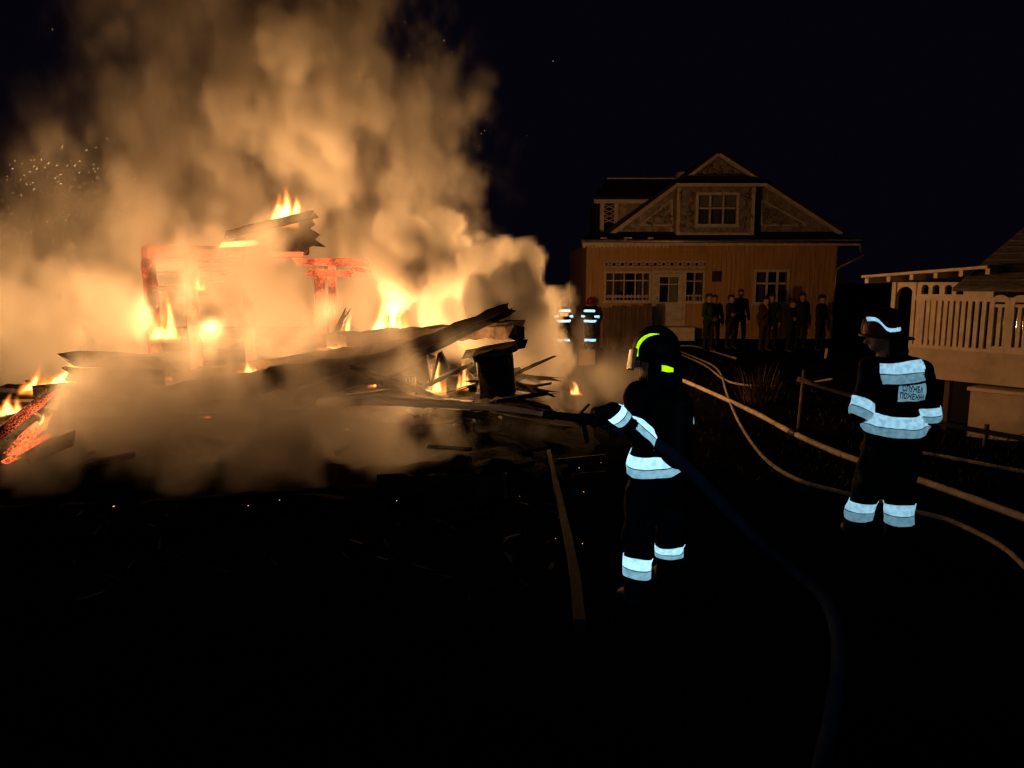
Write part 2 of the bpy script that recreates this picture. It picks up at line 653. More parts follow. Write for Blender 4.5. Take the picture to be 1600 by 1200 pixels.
def smoke_density():
    res = np.ceil((SM_MAX - SM_MIN) / SM_H).astype(int)
    rng = np.random.default_rng(11)
    ax = [(SM_MIN[i] + np.arange(res[i]) * SM_H).astype(np.float32) for i in range(3)]

    kk = [np.fft.fftfreq(res[0], SM_H)[:, None, None], np.fft.fftfreq(res[1], SM_H)[None, :, None], np.fft.rfftfreq(res[2], SM_H)[None, None, :]]
    K = np.sqrt(kk[0] ** 2 + kk[1] ** 2 + (1.55 * kk[2]) ** 2).astype(np.float32) + 1e-4
    r_ = np.random.default_rng(4)

    def spec(l0, l1, slope):
        """isotropic random field: wavelengths from l0 down to l1 (metres), falling off by slope; unit spread"""
        A = K ** (-slope) * np.exp(-(1.0 / (l0 * K)) ** 4) * np.exp(-(K * l1) ** 2)
        F = np.fft.rfftn(r_.standard_normal(tuple(res)).astype(np.float32)) * A
        o = np.fft.irfftn(F, s=tuple(res), axes=(0, 1, 2)).astype(np.float32)
        return o / o.std()
    wx, wy, wz = (0.27 * spec(2.8, 0.25, 2.5) for _ in range(3))
    bil = sum(a_ * (np.abs(spec(l, l * 0.45, 1.5)) - 0.8) for a_, l in ((0.34, 1.5), (0.20, 0.75), (0.10, 0.36)))
    fb = 0.33 * spec(2.4, 0.16, 2.4)
    fb2 = 0.33 * spec(3.5, 0.5, 2.3)
    dens = np.zeros(tuple(res), np.float32)
    # puffs: px, py, Y, radius px, flatten in depth, density, edge softness, roughness of the edge
    for (px, py, Y, rp, fy, dn, soft, rough) in PUFFS:
        c = np.array(P(px, py, Y))
        r = rp * Y / FPX
        R = r * 1.7
        i0 = [max(0, int((c[i] - R * (fy if i == 1 else 1) - SM_MIN[i]) / SM_H)) for i in range(3)]
        i1 = [min(res[i], int((c[i] + R * (fy if i == 1 else 1) - SM_MIN[i]) / SM_H) + 2) for i in range(3)]
        if any(i1[i] <= i0[i] for i in range(3)):
            continue
        s = tuple(slice(i0[i], i1[i]) for i in range(3))
        X = ax[0][s[0]][:, None, None]
        Y_ = ax[1][s[1]][None, :, None]
        Z = ax[2][s[2]][None, None, :]
        w = 0.30 + 0.45 * r
        dx = (X - c[0] + wx[s] * w) / r
        dy = (Y_ - c[1] + wy[s] * w) / (r * fy)
        dz = (Z - c[2] + wz[s] * w) / r
        F = 1.0 - np.sqrt(dx * dx + dy * dy + dz * dz)
        S = F + rough * (0.9 * bil[s] + 0.55 * fb[s])
        d = np.clip(S / soft, 0, 1)
        d = d * d * (3 - 2 * d) * dn
        dens[s] = np.maximum(dens[s], d) + 0.25 * np.minimum(dens[s], d)
    # curl the fine structure: sample the noise at warped places
    idx = []
    for i, wv in enumerate((wx, wy, wz)):
        shp = [1, 1, 1]
        shp[i] = res[i]
        base = np.arange(res[i], dtype=np.float32).reshape(shp)
        idx.append(np.mod(base + wv * (0.9 / SM_H), res[i] - 1).astype(np.int32))
    curl = (fb / fb.std())[idx[0], idx[1], idx[2]]
    dens *= np.clip(0.80 * np.exp(0.50 * curl + 0.32 * fb2 / fb2.std()), 0.08, 4.0)
    # thin out towards the faces of the grid
    for i in range(3):
        n = res[i]
        e = np.minimum(np.arange(n), np.arange(n)[::-1]) * SM_H
        if i == 2:
            e = (n - 1 - np.arange(n)) * SM_H + 0.15
        e = np.clip(e / 0.5, 0, 1).astype(np.float32)
        shp = [1, 1, 1]
        shp[i] = n
        dens *= e.reshape(shp)
    # the flames burn in clear air
    for (px, py, Y, rp, st) in CLEAR:
        c = np.array(P(px, py, Y))
        r = rp * Y / FPX
        X = ax[0][:, None, None] - c[0]
        Y_ = (ax[1][None, :, None] - c[1]) / st
        Z = ax[2][None, None, :] - c[2]
        k = np.clip(np.sqrt(X * X + Y_ * Y_ + Z * Z) / r - 0.5, 0, 1)
        dens *= 0.10 + 0.90 * k
    return dens, res


PUFFS = [
    # broad cloud standing behind the fire
    (40, 420, 15.6, 150, 0.7, 2.4, 0.8, 0.5), (170, 400, 15.6, 140, 0.7, 2.6, 0.8, 0.5), (300, 380, 15.6, 140, 0.7, 2.6, 0.8, 0.5), (430, 380, 15.6, 140, 0.7, 2.8, 0.8, 0.5),
    (550, 400, 15.4, 120, 0.7, 2.8, 0.7, 0.5), (640, 440, 15, 80, 0.7, 2.8, 0.6, 0.5), (60, 520, 15.2, 120, 0.7, 2.8, 0.7, 0.5), (240, 510, 15.4, 120, 0.7, 2.6, 0.7, 0.5),
    (420, 510, 15.4, 120, 0.7, 2.6, 0.7, 0.5), (560, 500, 14.8, 90, 0.7, 2.6, 0.6, 0.5),
    (-60, 460, 14.5, 140, 0.8, 2.4, 0.8, 0.5),
    # faint haze through the whole plume
    (380, 180, 14.6, 300, 0.6, 0.35, 1.2, 0.4), (600, 230, 14.8, 180, 0.7, 0.4, 1.1, 0.4), (170, 360, 14.4, 220, 0.7, 0.4, 1.2, 0.4), (560, 60, 14.6, 160, 0.7, 0.35, 1.2, 0.4), (680, 420, 14.2, 90, 0.8, 0.5, 1.0, 0.4),
    # the tall column
    (570, -30, 14.2, 120, 1, 2.38, 0.7, 0.55), (430, -10, 14.5, 140, 1, 1.85, 0.85, 0.55), (300, -20, 15.1, 140, 1, 1.06, 0.99, 0.55),
    (500, 100, 13.9, 100, 1, 3.96, 0.56, 0.55), (440, 180, 13.7, 85, 1, 4.49, 0.49, 0.55), (520, 190, 14, 95, 1, 3.96, 0.56, 0.55),
    (420, 60, 14.3, 90, 1, 2.64, 0.7, 0.55), (490, 260, 14.6, 85, 1, 3.43, 0.56, 0.55), (560, 110, 14.3, 80, 1, 2.9, 0.64, 0.55),
    (300, 80, 14.9, 150, 1, 1.32, 1.12, 0.55), (190, 180, 15.1, 130, 1, 1.19, 1.12, 0.55), (300, 220, 14.7, 120, 1, 1.72, 0.99, 0.55), (270, 250, 13.9, 70, 1, 1.85, 0.85, 0.55),
    (250, 310, 14.5, 120, 1, 1.72, 0.99, 0.55), (120, 330, 14.7, 120, 1, 1.06, 1.26, 0.55), (20, 330, 15.1, 110, 1, 0.53, 1.4, 0.55), (30, 250, 15.5, 90, 1, 0.26, 1.4, 0.55),
    (620, 210, 14.9, 110, 1, 1.72, 0.85, 0.55), (690, 190, 14.9, 75, 1, 1.58, 0.85, 0.55), (760, 115, 14.9, 30, 1, 1.06, 0.99, 0.55),
    (742, 165, 14.9, 48, 1, 1.32, 0.99, 0.55), (680, 280, 15.1, 85, 1, 1.72, 0.85, 0.55), (600, 320, 14.9, 90, 1, 2.11, 0.85, 0.55),
    (380, 310, 15.3, 90, 1, 1.85, 0.85, 0.55),
    # right of the frame
    (685, 362, 12.4, 39, 1, 7.87, 0.2, 0.6), (645, 400, 12.6, 63, 1, 7.87, 0.2, 0.6), (690, 415, 12.6, 54, 1, 7.87, 0.2, 0.6),
    (600, 410, 13.2, 60, 1, 2.52, 0.4, 0.6), (660, 455, 13.2, 55, 1, 2.52, 0.4, 0.6), (560, 450, 13.5, 60, 1, 1.05, 0.5, 0.6),
    (715, 460, 12.4, 52, 1, 6.3, 0.24, 0.6), (735, 375, 12.6, 18, 1, 1.57, 0.5, 0.6),
    # billow at the right end of the heap
    (785, 440, 11.65, 59, 1, 4.88, 0.18, 0.6), (820, 400, 11.85, 26, 1, 0.91, 0.6, 0.6), (765, 490, 11.75, 59, 1, 3.91, 0.22, 0.6),
    (828, 495, 11.45, 50, 1, 4.88, 0.18, 0.6), (845, 550, 11.25, 50, 1, 4.3, 0.2, 0.6), (848, 600, 10.85, 40, 1, 1.69, 0.45, 0.6),
    (720, 540, 11.45, 40, 1, 1.04, 0.5, 0.6), (930, 590, 11.75, 66, 1, 0.7, 0.9, 0.6), (900, 560, 11.75, 44, 1, 0.8, 0.9, 0.6), (880, 620, 10.65, 40, 1, 0.52, 0.7, 0.6),
    (740, 590, 10.65, 34, 1, 0.58, 0.6, 0.6),
    # thin veil drifting through the frame
    (610, 550, 9.6, 80, 0.5, 1.0, 0.9, 0.6), (720, 540, 9.5, 70, 0.5, 0.9, 0.9, 0.6), (500, 560, 9.6, 80, 0.5, 1.0, 0.9, 0.6), (800, 590, 9.2, 60, 0.5, 0.8, 0.9, 0.6), (440, 360, 12.6, 70, 0.4, 1.0, 0.9, 0.6),
    (370, 450, 12, 110, 0.5, 1.91, 0.8, 0.7), (270, 420, 12, 90, 0.5, 1.7, 0.8, 0.7), (460, 460, 12, 70, 0.5, 1.91, 0.8, 0.7), (420, 380, 12.4, 60, 0.5, 1.27, 0.8, 0.7),
    (100, 470, 12.8, 100, 0.8, 2, 0.6, 0.5), (20, 500, 12, 110, 0.8, 2, 0.6, 0.5), (170, 480, 12.4, 60, 0.8, 2.12, 0.6, 0.5),
    (430, 540, 11, 62, 0.6, 2.75, 0.5, 0.55), (340, 535, 11, 66, 0.6, 2.5, 0.5, 0.55), (400, 500, 11.8, 50, 0.6, 2.12, 0.6, 0.6), (480, 525, 11.2, 36, 0.8, 1.75, 0.5, 0.55),
    # the thick bank that rolls over the front of the heap
    (180, 515, 9.6, 60, 0.8, 1.22, 0.5, 0.65), (490, 360, 12.4, 60, 0.6, 0.52, 0.8, 0.65), (620, 620, 9, 70, 0.8, 0.78, 0.7, 0.65), (700, 640, 8.8, 60, 0.8, 0.58, 0.7, 0.65),
    (215, 545, 9.3, 90, 0.8, 1.4, 0.45, 0.65), (172, 612, 8.9, 74, 0.8, 1.4, 0.45, 0.65), (240, 620, 8.6, 130, 0.8, 1.49, 0.45, 0.65), (350, 610, 8.8, 112, 0.8, 1.4, 0.5, 0.65),
    (150, 690, 8, 106, 0.8, 1.4, 0.5, 0.65), (280, 700, 7.8, 112, 0.8, 1.4, 0.5, 0.65), (400, 690, 7.9, 112, 0.8, 1.4, 0.5, 0.65),
    (500, 680, 8, 88, 0.8, 1.21, 0.5, 0.65), (450, 625, 8.7, 94, 0.8, 1.21, 0.5, 0.65), (560, 690, 7.9, 71, 0.8, 1.02, 0.5, 0.65),
    (650, 705, 7.9, 59, 0.8, 0.84, 0.5, 0.65), (550, 630, 8.6, 88, 0.8, 0.74, 0.6, 0.65), (50, 750, 7.6, 71, 0.9, 2.18, 0.6, 0.65),
    (640, 640, 8.8, 71, 0.8, 0.68, 0.7, 0.65), (730, 690, 8.4, 59, 0.8, 0.51, 0.7, 0.65), (830, 680, 8.6, 59, 0.8, 0.38, 0.8, 0.65),
    (100, 770, 7.4, 71, 0.9, 2.18, 0.6, 0.65), (420, 745, 7.5, 71, 0.9, 2.46, 0.6, 0.65), (300, 765, 7.4, 71, 0.9, 2.46, 0.6, 0.65), (200, 765, 7.4, 71, 0.9, 2.46, 0.6, 0.65),
]
# the flames burn in clear air: px, py, Y, radius px, stretch towards the viewer
CLEAR = [(442, 300, 13.2, 60, 3), (258, 500, 12.2, 34, 3), (607, 485, 12.2, 40, 3), (543, 500, 12.0, 22, 3), (75, 590, 9.2, 44, 2), (10, 630, 9.0, 34, 2),
         (55, 655, 8.9, 34, 2), (25, 700, 8.4, 46, 2), (303, 435, 12.9, 20, 2), (508, 460, 12.6, 30, 2), (600, 590, 9.6, 40, 2), (680, 580, 9.8, 40, 2), (770, 580, 9.4, 30, 2),
         (150, 450, 14.0, 100, 1), (400, 450, 14.3, 70, 1), (730, 475, 12.0, 48, 1), (30, 490, 13.4, 80, 1), (330, 512, 11.4, 100, 1), (200, 530, 11.0, 75, 1)]  # this row: smoke thinned round the added unseen flames to even their light


SMOKE = bpy.data.materials.new('smoke')
SMOKE.use_nodes = True
n_, l_ = SMOKE.node_tree.nodes, SMOKE.node_tree.links
n_.remove(n_['Principled BSDF'])
pv = n_.new('ShaderNodeVolumePrincipled')
pv.inputs['Color'].default_value = (0.95, 0.94, 0.925, 1)
pv.inputs['Density'].default_value = 1.0
pv.inputs['Anisotropy'].default_value = 0.42
l_.new(pv.outputs[0], n_['Material Output'].inputs['Volume'])

rho, RES = smoke_density()
smoke = volume_object('smoke', rho, RES, SM_MIN, SM_MIN + (RES - 1) * SM_H, SMOKE)
tag(smoke, 'thick fire lit smoke rolling up from the burning house', 'smoke', kind='stuff')
# ------------------------------------------------------------------ ground
def sst(t):
    t = min(1.0, max(0.0, t))
    return t * t * (3 - 2 * t)


def terrain(x, y):
    z = -0.95 * sst((x - 5.6) / 2.4) * sst((y - 9.2) / 3.0) * (1 - sst((y - 16.5) / 3.5))
    z -= 0.30 * sst((y - 17) / 7) * (1 - sst((x - 3.5) / 2.5)) * sst((x + 2) / 3)
    return z


def build_ground():
    rng = np.random.default_rng(3)
    xs = np.concatenate([[-400, -150, -60, -30], np.arange(-14, 16.01, 0.2), [20, 30, 60, 150, 400]])
    ys = np.concatenate([[-60, -20, -6], np.arange(-2, 30.01, 0.2), [36, 50, 90, 200, 600]])
    nx, ny = len(xs), len(ys)
    nz = value_noise((nx, ny, 2), (nx // 5, ny // 5, 2), rng)[:, :, 0] * 0.016 + value_noise((nx, ny, 2), (nx // 2, ny // 2, 2), rng)[:, :, 0] * 0.010
    vs = [(x, y, terrain(x, y) - 0.012 + float(nz[i, j]) * (1 if -2 < y < 30 and -14 < x < 16 else 0)) for i, x in enumerate(xs) for j, y in enumerate(ys)]
    fs = [(i * ny + j, (i + 1) * ny + j, (i + 1) * ny + j + 1, i * ny + j + 1) for i in range(nx - 1) for j in range(ny - 1)]
    me = bpy.data.meshes.new('ground')
    me.from_pydata(vs, [], fs)
    me.polygons.foreach_set('use_smooth', np.ones(len(me.polygons), bool))
    o = link('ground', me, mat_noise('wet_dark_soil', (0.002, 0.0019, 0.0022), (0.008, 0.0068, 0.0068), rough=0.85, scale=1.3, bump=0.012, bscale=22, spec=0.0))
    tag(o, 'dark trodden yard in front of the fire', kind='structure')


build_ground()

M_WOOD = mat_noise('varnished_boards', (0.34, 0.18, 0.06), (0.56, 0.33, 0.125), rough=0.55, scale=2.0, bump=0.006, bscale=3, stretch=(9, 1, 0.35))
M_TRIM = mat_noise('old_cream_paint', (0.45, 0.37, 0.28), (0.66, 0.56, 0.44), rough=0.6, scale=5, bump=0.003)
M_CARVED = mat_noise('stamped_tin_sheet', (0.20, 0.16, 0.12), (0.46, 0.38, 0.29), rough=0.42, scale=5.5, bump=0.04, bscale=7, metallic=0.35)
M_TINB = mat_noise('bright_stamped_tin', (0.4, 0.33, 0.25), (0.7, 0.6, 0.48), rough=0.3, scale=5.5, metallic=0.8)
M_ROOF = mat_noise('dark_shingles', (0.012, 0.010, 0.009), (0.035, 0.028, 0.024), rough=0.8, scale=9, bump=0.01, stretch=(1, 1, 3))
M_INTERIOR = mat_plain('unlit_room_shade', (0.012, 0.010, 0.010), 0.9)  # near black colour stands in for the shade inside unlit spaces
M_CURTAIN = mat_noise('net_curtain', (0.10, 0.07, 0.06), (0.26, 0.20, 0.16), rough=0.9, scale=3, stretch=(8, 1, 0.4))
M_LACE = mat_noise('white_lace', (0.30, 0.25, 0.2), (0.55, 0.48, 0.4), rough=0.9, scale=20)
M_ZINC = mat_noise('zinc_gutter', (0.22, 0.19, 0.16), (0.4, 0.36, 0.31), rough=0.4, scale=6, metallic=0.6)
M_GLASS = None


def glass_mat():
    m, n, l, b, out = new_mat('window_glass')
    tr = n.new('ShaderNodeBsdfTransparent')
    tr.inputs[0].default_value = (0.8, 0.82, 0.8, 1)
    gl = n.new('ShaderNodeBsdfGlossy')
    gl.inputs['Roughness'].default_value = 0.04
    mx = n.new('ShaderNodeMixShader')
    fr = n.new('ShaderNodeFresnel')
    fr.inputs[0].default_value = 1.5
    l.new(fr.outputs[0], mx.inputs[0])
    l.new(tr.outputs[0], mx.inputs[1])
    l.new(gl.outputs[0], mx.inputs[2])
    l.new(mx.outputs[0], out.inputs['Surface'])
    return m


M_GLASS = glass_mat()

# ------------------------------------------------------------------ the timber house behind the yard
HY = 27.0


def X_(px, py=440, Y=HY):
    return P(px, py, Y).x


def Z_(py, Y=HY):
    return P(1100, py, Y).z


house = empty('timber_house', (8.0, HY, 0.0))
tag(house, 'two storey wooden house with carved gable and glazed porch across the yard', 'house')


def part(name, fn, mat, parent=None, **k):
    m = MB()
    fn(m)
    return m.build(name, mat, parent if parent is not None else house, **k)


def wall_with_openings(x0, x1, z0, z1, yf, th, ops):
    """front wall as blocks round rectangular openings (x0,x1,z0,z1)"""
    m = MB()
    xs = sorted({x0, x1, *[o[0] for o in ops], *[o[1] for o in ops]})
    zs = sorted({z0, z1, *[o[2] for o in ops], *[o[3] for o in ops]})
    for i in range(len(xs) - 1):
        run = None
        for j in range(len(zs) - 1):
            cx, cz = (xs[i] + xs[i + 1]) / 2, (zs[j] + zs[j + 1]) / 2
            solid = not any(o[0] < cx < o[1] and o[2] < cz < o[3] for o in ops)
            if solid:
                run = (run[0], zs[j + 1]) if run else (zs[j], zs[j + 1])
            if run and (not solid or j == len(zs) - 2):
                m.box(xs[i], xs[i + 1], yf, yf + th, run[0], run[1])
                run = None
    return m


def window(parent, x0, x1, z0, z1, yf, cols, rows, fw=0.07, mw=0.045, name='window', curtain=None, sill=True):
    """x fractions cols, z fractions rows; > frame, panes, curtain, sill"""
    e = bpy.data.objects.new(name, None)
    COL.objects.link(e)
    e.parent = parent
    e.matrix_parent_inverse = parent_world(parent).inverted()
    e.location = (x0, yf, z0)
    e.empty_display_size = 0.1
    m = MB()
    m.box(x0 - fw, x0, yf - 0.05, yf + 0.09, z0 - fw, z1 + fw)
    m.box(x1, x1 + fw, yf - 0.05, yf + 0.09, z0 - fw, z1 + fw)
    m.box(x0, x1, yf - 0.05, yf + 0.09, z1, z1 + fw)
    m.box(x0, x1, yf - 0.05, yf + 0.09, z0 - fw, z0)
    for c in cols[1:-1]:
        xc = x0 + (x1 - x0) * c
        m.box(xc - mw / 2, xc + mw / 2, yf - 0.03, yf + 0.05, z0, z1)
    for r in rows[1:-1]:
        zc = z0 + (z1 - z0) * r
        cuts = [x0 + (x1 - x0) * c for c in cols]
        for a, b in zip(cuts[:-1], cuts[1:]):
            m.box(a + mw / 2, b - mw / 2, yf - 0.026, yf + 0.046, zc - mw / 2, zc + mw / 2)
    m.build('frame', M_TRIM, e)
    for a, b in zip(cols[:-1], cols[1:]):
        for c, d in zip(rows[:-1], rows[1:]):
            g = MB().box(x0 + (x1 - x0) * a, x0 + (x1 - x0) * b, yf + 0.02, yf + 0.026, z0 + (z1 - z0) * c, z0 + (z1 - z0) * d)
            g.build('pane', M_GLASS, e)
    if sill:
        MB().box(x0 - fw - 0.04, x1 + fw + 0.04, yf - 0.10, yf - 0.052, z0 - fw - 0.03, z0 - fw + 0.02).build('sill', M_TRIM, e)
    if curtain:
        m = MB()
        for (a, b, zt, zb) in curtain:
            xa, xb = x0 + (x1 - x0) * a, x0 + (x1 - x0) * b
            n = max(6, int((xb - xa) / 0.05))
            pts = [(xa + (xb - xa) * k / n, yf + 0.16 + 0.02 * (k % 2)) for k in range(n + 1)]
            for (p, q) in zip(pts[:-1], pts[1:]):
                m.add([(p[0], p[1], z0 + (z1 - z0) * zb), (q[0], q[1], z0 + (z1 - z0) * zb), (q[0], q[1], z0 + (z1 - z0) * zt), (p[0], p[1], z0 + (z1 - z0) * zt)], [(0, 1, 2, 3)])
        m.build('curtain', M_CURTAIN, e)
    return e


def build_house():
    x0, x1 = X_(917), X_(1303)
    zE = Z_(381)                     # eaves
    zb = -1.2
    # ground floor front wall with openings
    wl = (X_(947), X_(1014), Z_(469), Z_(427))
    dr = (X_(1022), X_(1068), Z_(509), Z_(427))
    ws = (X_(1072), X_(1098), Z_(470), Z_(426))
    wr = (X_(1181), X_(1229), Z_(472), Z_(425))
    wall_with_openings(x0, x1, zb, zE, HY, 0.2, [wl, dr, ws, wr]).build('front_wall', M_WOOD, house)
    part('side_wall', lambda m: m.box(x0, x0 + 0.2, HY + 0.2, HY + 8, zb, zE), M_WOOD)
    part('side_wall', lambda m: m.box(x1 - 0.2, x1, HY + 0.2, HY + 8, zb, zE), M_WOOD)
    part('back_wall', lambda m: m.box(x0 + 0.2, x1 - 0.2, HY + 7.8, HY + 8, zb, zE), M_WOOD)
    part('room_shade_sheet', lambda m: m.box(x0 + 0.22, x1 - 0.22, HY + 1.6, HY + 1.7, zb, zE - 0.01), M_INTERIOR)  # dark sheet behind the openings, standing in for the unlit room
    # corner boards, battens under the eaves
    part('corner_board', lambda m: m.box(x0 - 0.03, x0 + 0.15, HY - 0.04, HY - 0.001, zb, zE), M_WOOD)
    part('corner_board', lambda m: m.box(x1 - 0.2, x1 + 0.03, HY - 0.04, HY - 0.001, zb, zE), M_WOOD)

    def battens(m):
        x = x0 + 0.28
        while x < x1 - 0.3:
            for (za, zc) in ((zb, zE - 0.35),):
                if not any(o[0] - 0.1 < x < o[1] + 0.1 for o in (wl, dr, ws, wr)):
                    m.box(x, x + 0.03, HY - 0.022, HY - 0.001, za, zc)
            x += 0.17
    tag(part('cladding_battens', battens, M_WOOD), kind='stuff')
    part('frieze_board', lambda m: m.box(X_(930), X_(1100), HY - 0.06, HY - 0.002, Z_(396), Z_(394)), M_WOOD)
    # windows and door
    window(house, *wl, HY, [0, 0.17, 0.42, 0.68, 0.86, 1], [0, 0.12, 0.73, 1], mw=0.04, curtain=[(0.0, 0.28, 1, 0), (0.74, 1.0, 1, 0), (0.3, 0.5, 1, 0.3)])
    window(house, *ws, HY, [0, 0.5, 1], [0, 0.18, 0.7, 1], mw=0.04, curtain=[(0.55, 1.0, 1, 0)])
    window(house, *wr, HY, [0, 0.36, 0.70, 1], [0, 0.62, 1], fw=0.09, mw=0.07, curtain=[(0.0, 0.33, 1, 0.0), (0.72, 1.0, 0.6, 0)])
    d = bpy.data.objects.new('door', None)
    COL.objects.link(d)
    d.parent = house
    d.matrix_parent_inverse = parent_world(house).inverted()
    d.location = (dr[0], HY, dr[2])
    dx0, dx1, dz0, dz1 = dr
    m = MB()
    m.box(dx0 - 0.09, dx0 + 0.02, HY - 0.07, HY + 0.1, dz0, dz1 + 0.09)
    m.box(dx1 - 0.02, dx1 + 0.09, HY - 0.07, HY + 0.1, dz0, dz1 + 0.09)
    m.box(dx0 + 0.02, dx1 - 0.02, HY - 0.07, HY + 0.1, dz1, dz1 + 0.09)
    m.build('door_frame', M_TRIM, d)
    gx0, gx1, gz0, gz1 = X_(1031), X_(1060), Z_(472), Z_(433)
    m = MB()
    m.box(dx0 + 0.03, gx0, HY + 0.01, HY + 0.06, dz0, dz1 - 0.01)
    m.box(gx1, dx1 - 0.03, HY + 0.01, HY + 0.06, dz0, dz1 - 0.01)
    m.box(gx0, gx1, HY + 0.01, HY + 0.06, gz1, dz1 - 0.01)
    m.box(gx0, gx1, HY + 0.01, HY + 0.06, dz0, gz0)
    m.box((gx0 + gx1) / 2 - 0.02, (gx0 + gx1) / 2 + 0.02, HY + 0.012, HY + 0.055, gz0, gz1)
    m.box(gx0, (gx0 + gx1) / 2 - 0.021, HY + 0.014, HY + 0.05, gz1 - 0.28, gz1 - 0.24)
    m.box((gx0 + gx1) / 2 + 0.021, gx1, HY + 0.014, HY + 0.05, gz1 - 0.28, gz1 - 0.24)
    m.build('door_leaf', M_TRIM, d)
    for a, b in ((gx0, (gx0 + gx1) / 2), ((gx0 + gx1) / 2, gx1)):
        MB().box(a, b, HY + 0.03, HY + 0.036, gz0, gz1).build('pane', M_GLASS, d)
    MB().box(dx0 + 0.1, dx0 + 0.14, HY - 0.04, HY + 0.008, dz0 + 0.95, dz0 + 1.08).build('handle', M_ZINC, d)
    MB().box(gx0 + 0.5 * (gx1 - gx0), gx1, HY + 0.16, HY + 0.17, gz0, gz1).build('curtain', M_LACE, d)
    part('door_step', lambda m: m.box(dx0 - 0.25, dx1 + 0.25, HY - 0.9, HY - 0.002, -0.5, dz0 - 0.01), M_TRIM)
    # fretwork frieze above porch windows
    fx0, fx1, fz0, fz1 = X_(946), X_(1100), Z_(418), Z_(408)

    def fret(m):
        m.box(fx0, fx1, HY - 0.06, HY - 0.02, fz1 - 0.035, fz1)
        m.box(fx0, fx1, HY - 0.06, HY - 0.02, fz0, fz0 + 0.035)
        n = 12
        w = (fx1 - fx0) / n
        zc = (fz0 + fz1) / 2
        for i in range(n):
            a, b = fx0 + i * w, fx0 + (i + 1) * w
            m.bar((a, HY - 0.04, fz0 + 0.03), (b, HY - 0.04, fz1 - 0.03), 0.03, 0.03, up=(0, 1, 0))
            m.bar((a, HY - 0.045, fz1 - 0.03), (b, HY - 0.045, fz0 + 0.03), 0.03, 0.03, up=(0, 1, 0))
            for k in range(8):
                t0, t1 = k * math.pi / 4, (k + 1) * math.pi / 4
                r = 0.085
                c = ((a + b) / 2, zc)
                m.bar((c[0] + r * math.cos(t0), HY - 0.05, c[1] + r * math.sin(t0)), (c[0] + r * math.cos(t1), HY - 0.05, c[1] + r * math.sin(t1)), 0.02, 0.02, up=(0, 1, 0))
    part('fretwork_frieze', fret, M_TRIM)
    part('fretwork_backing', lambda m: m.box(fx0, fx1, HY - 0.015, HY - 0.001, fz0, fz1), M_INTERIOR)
    # little rail with uprights along the porch windows
    def rail(m):
        for (a, b) in ((947, 1012), (1072, 1098)):
            zt, zl = Z_(462), Z_(471)
            m.bar((X_(a), HY - 0.12, zt), (X_(b), HY - 0.12, zt), 0.025, 0.025)
            k = a + 3
            while k < b:
                m.bar((X_(k), HY - 0.12, zl), (X_(k), HY - 0.12, zt + 0.06), 0.02, 0.02, up=(0, 1, 0))
                k += 6
    tag(part('flower_rail', rail, M_TRIM), kind='stuff')
    part('wall_box', lambda m: m.box(X_(1112), X_(1122), HY - 0.2, HY - 0.03, Z_(440), Z_(424)), mat_plain('dark_red_box', (0.06, 0.012, 0.01), 0.5))

    # skirt roof over ground floor
    ex0, ex1 = X_(910, 382, HY - 0.85), X_(1346, 382, HY - 0.85)
    zt = Z_(366, HY + 0.9)
    yF, yB = HY - 0.75, HY + 0.9
    zEf = zE + 0.02
    part('skirt_roof', lambda m: m.prism([(ex0, yF, zEf), (ex1, yF, zEf), (ex1 - 1.0, yB, zt), (ex0 + 0.5, yB, zt)], (0, 0, 0.09)), M_ROOF)
    part('soffit', lambda m: m.box(ex0 + 0.05, ex1 - 0.05, yF + 0.02, HY, zE - 0.03, zE + 0.015), M_WOOD)
    part('fascia', lambda m: m.box(ex0, ex1, yF - 0.04, yF - 0.001, zE - 0.10, zE + 0.1), M_TRIM)

    def valance(m):
        k, step = ex0, 0.14
        while k < X_(1037):
            m.prism([(k, yF - 0.06, zE - 0.10), (k + step * 0.5, yF - 0.06, zE - 0.2), (k + step, yF - 0.06, zE - 0.10)], (0, 0.02, 0))
            k += step
    part('carved_valance', valance, M_TRIM)
    gz = zE + 0.06
    gut = part('gutter', lambda m: m.tube([(ex0 - 0.05, yF - 0.10, gz), (ex1 + 0.05, yF - 0.10, gz - 0.04)], 0.055, 8), M_ZINC, smooth=True)
    zz = gz - 0.05
    dpts = [(ex1 - 0.02, yF - 0.1, zz), (ex1 - 0.03, yF - 0.1, zz - 0.25), (X_(1335), yF + 0.1, Z_(400)), (X_(1309), HY - 0.12, Z_(417)), (X_(1304), HY - 0.1, Z_(422)), (X_(1302), HY - 0.1, Z_(490))]
    part('downspout', lambda m: m.tube(dpts, 0.04, 7), M_ZINC, smooth=True)
    # broken boards on the roof edge left
    for k, (px, py, w_) in enumerate(((938, 372, 10), (975, 371, 12), (1012, 372, 8))):
        part('loose_board', lambda m: m.box(X_(px, 372, HY - .6), X_(px + w_, 372, HY - .6), yF + 0.05, yF + 0.35, zE + 0.14, zE + 0.19), M_TRIM)

    # big front gable
    yG = HY + 0.9
    A = (X_(962, 360, yG), Z_(362, yG))
    B = (X_(1303, 360, yG), Z_(362, yG))
    T = (X_(1120, 245, yG), Z_(245, yG))
    part('gable_wall', lambda m: m.prism([(A[0], yG, A[1]), (B[0], yG, B[1]), (T[0], yG, T[1])], (0, 0.15, 0)), M_CARVED)

    def slope(pA, pB):
        return lambda m: m.bar((pA[0], yG - 0.12, pA[1]), (pB[0], yG - 0.12, pB[1]), 0.16, 0.2, up=(0, 1, 0))
    Tx, Tz = T
    part('barge_board', lambda m: m.bar((A[0] - 0.2, yG - 0.2, A[1] - 0.12), (Tx - 0.02, yG - 0.2, Tz + 0.06), 0.14, 0.19, up=(0, 1, 0)), M_TRIM)
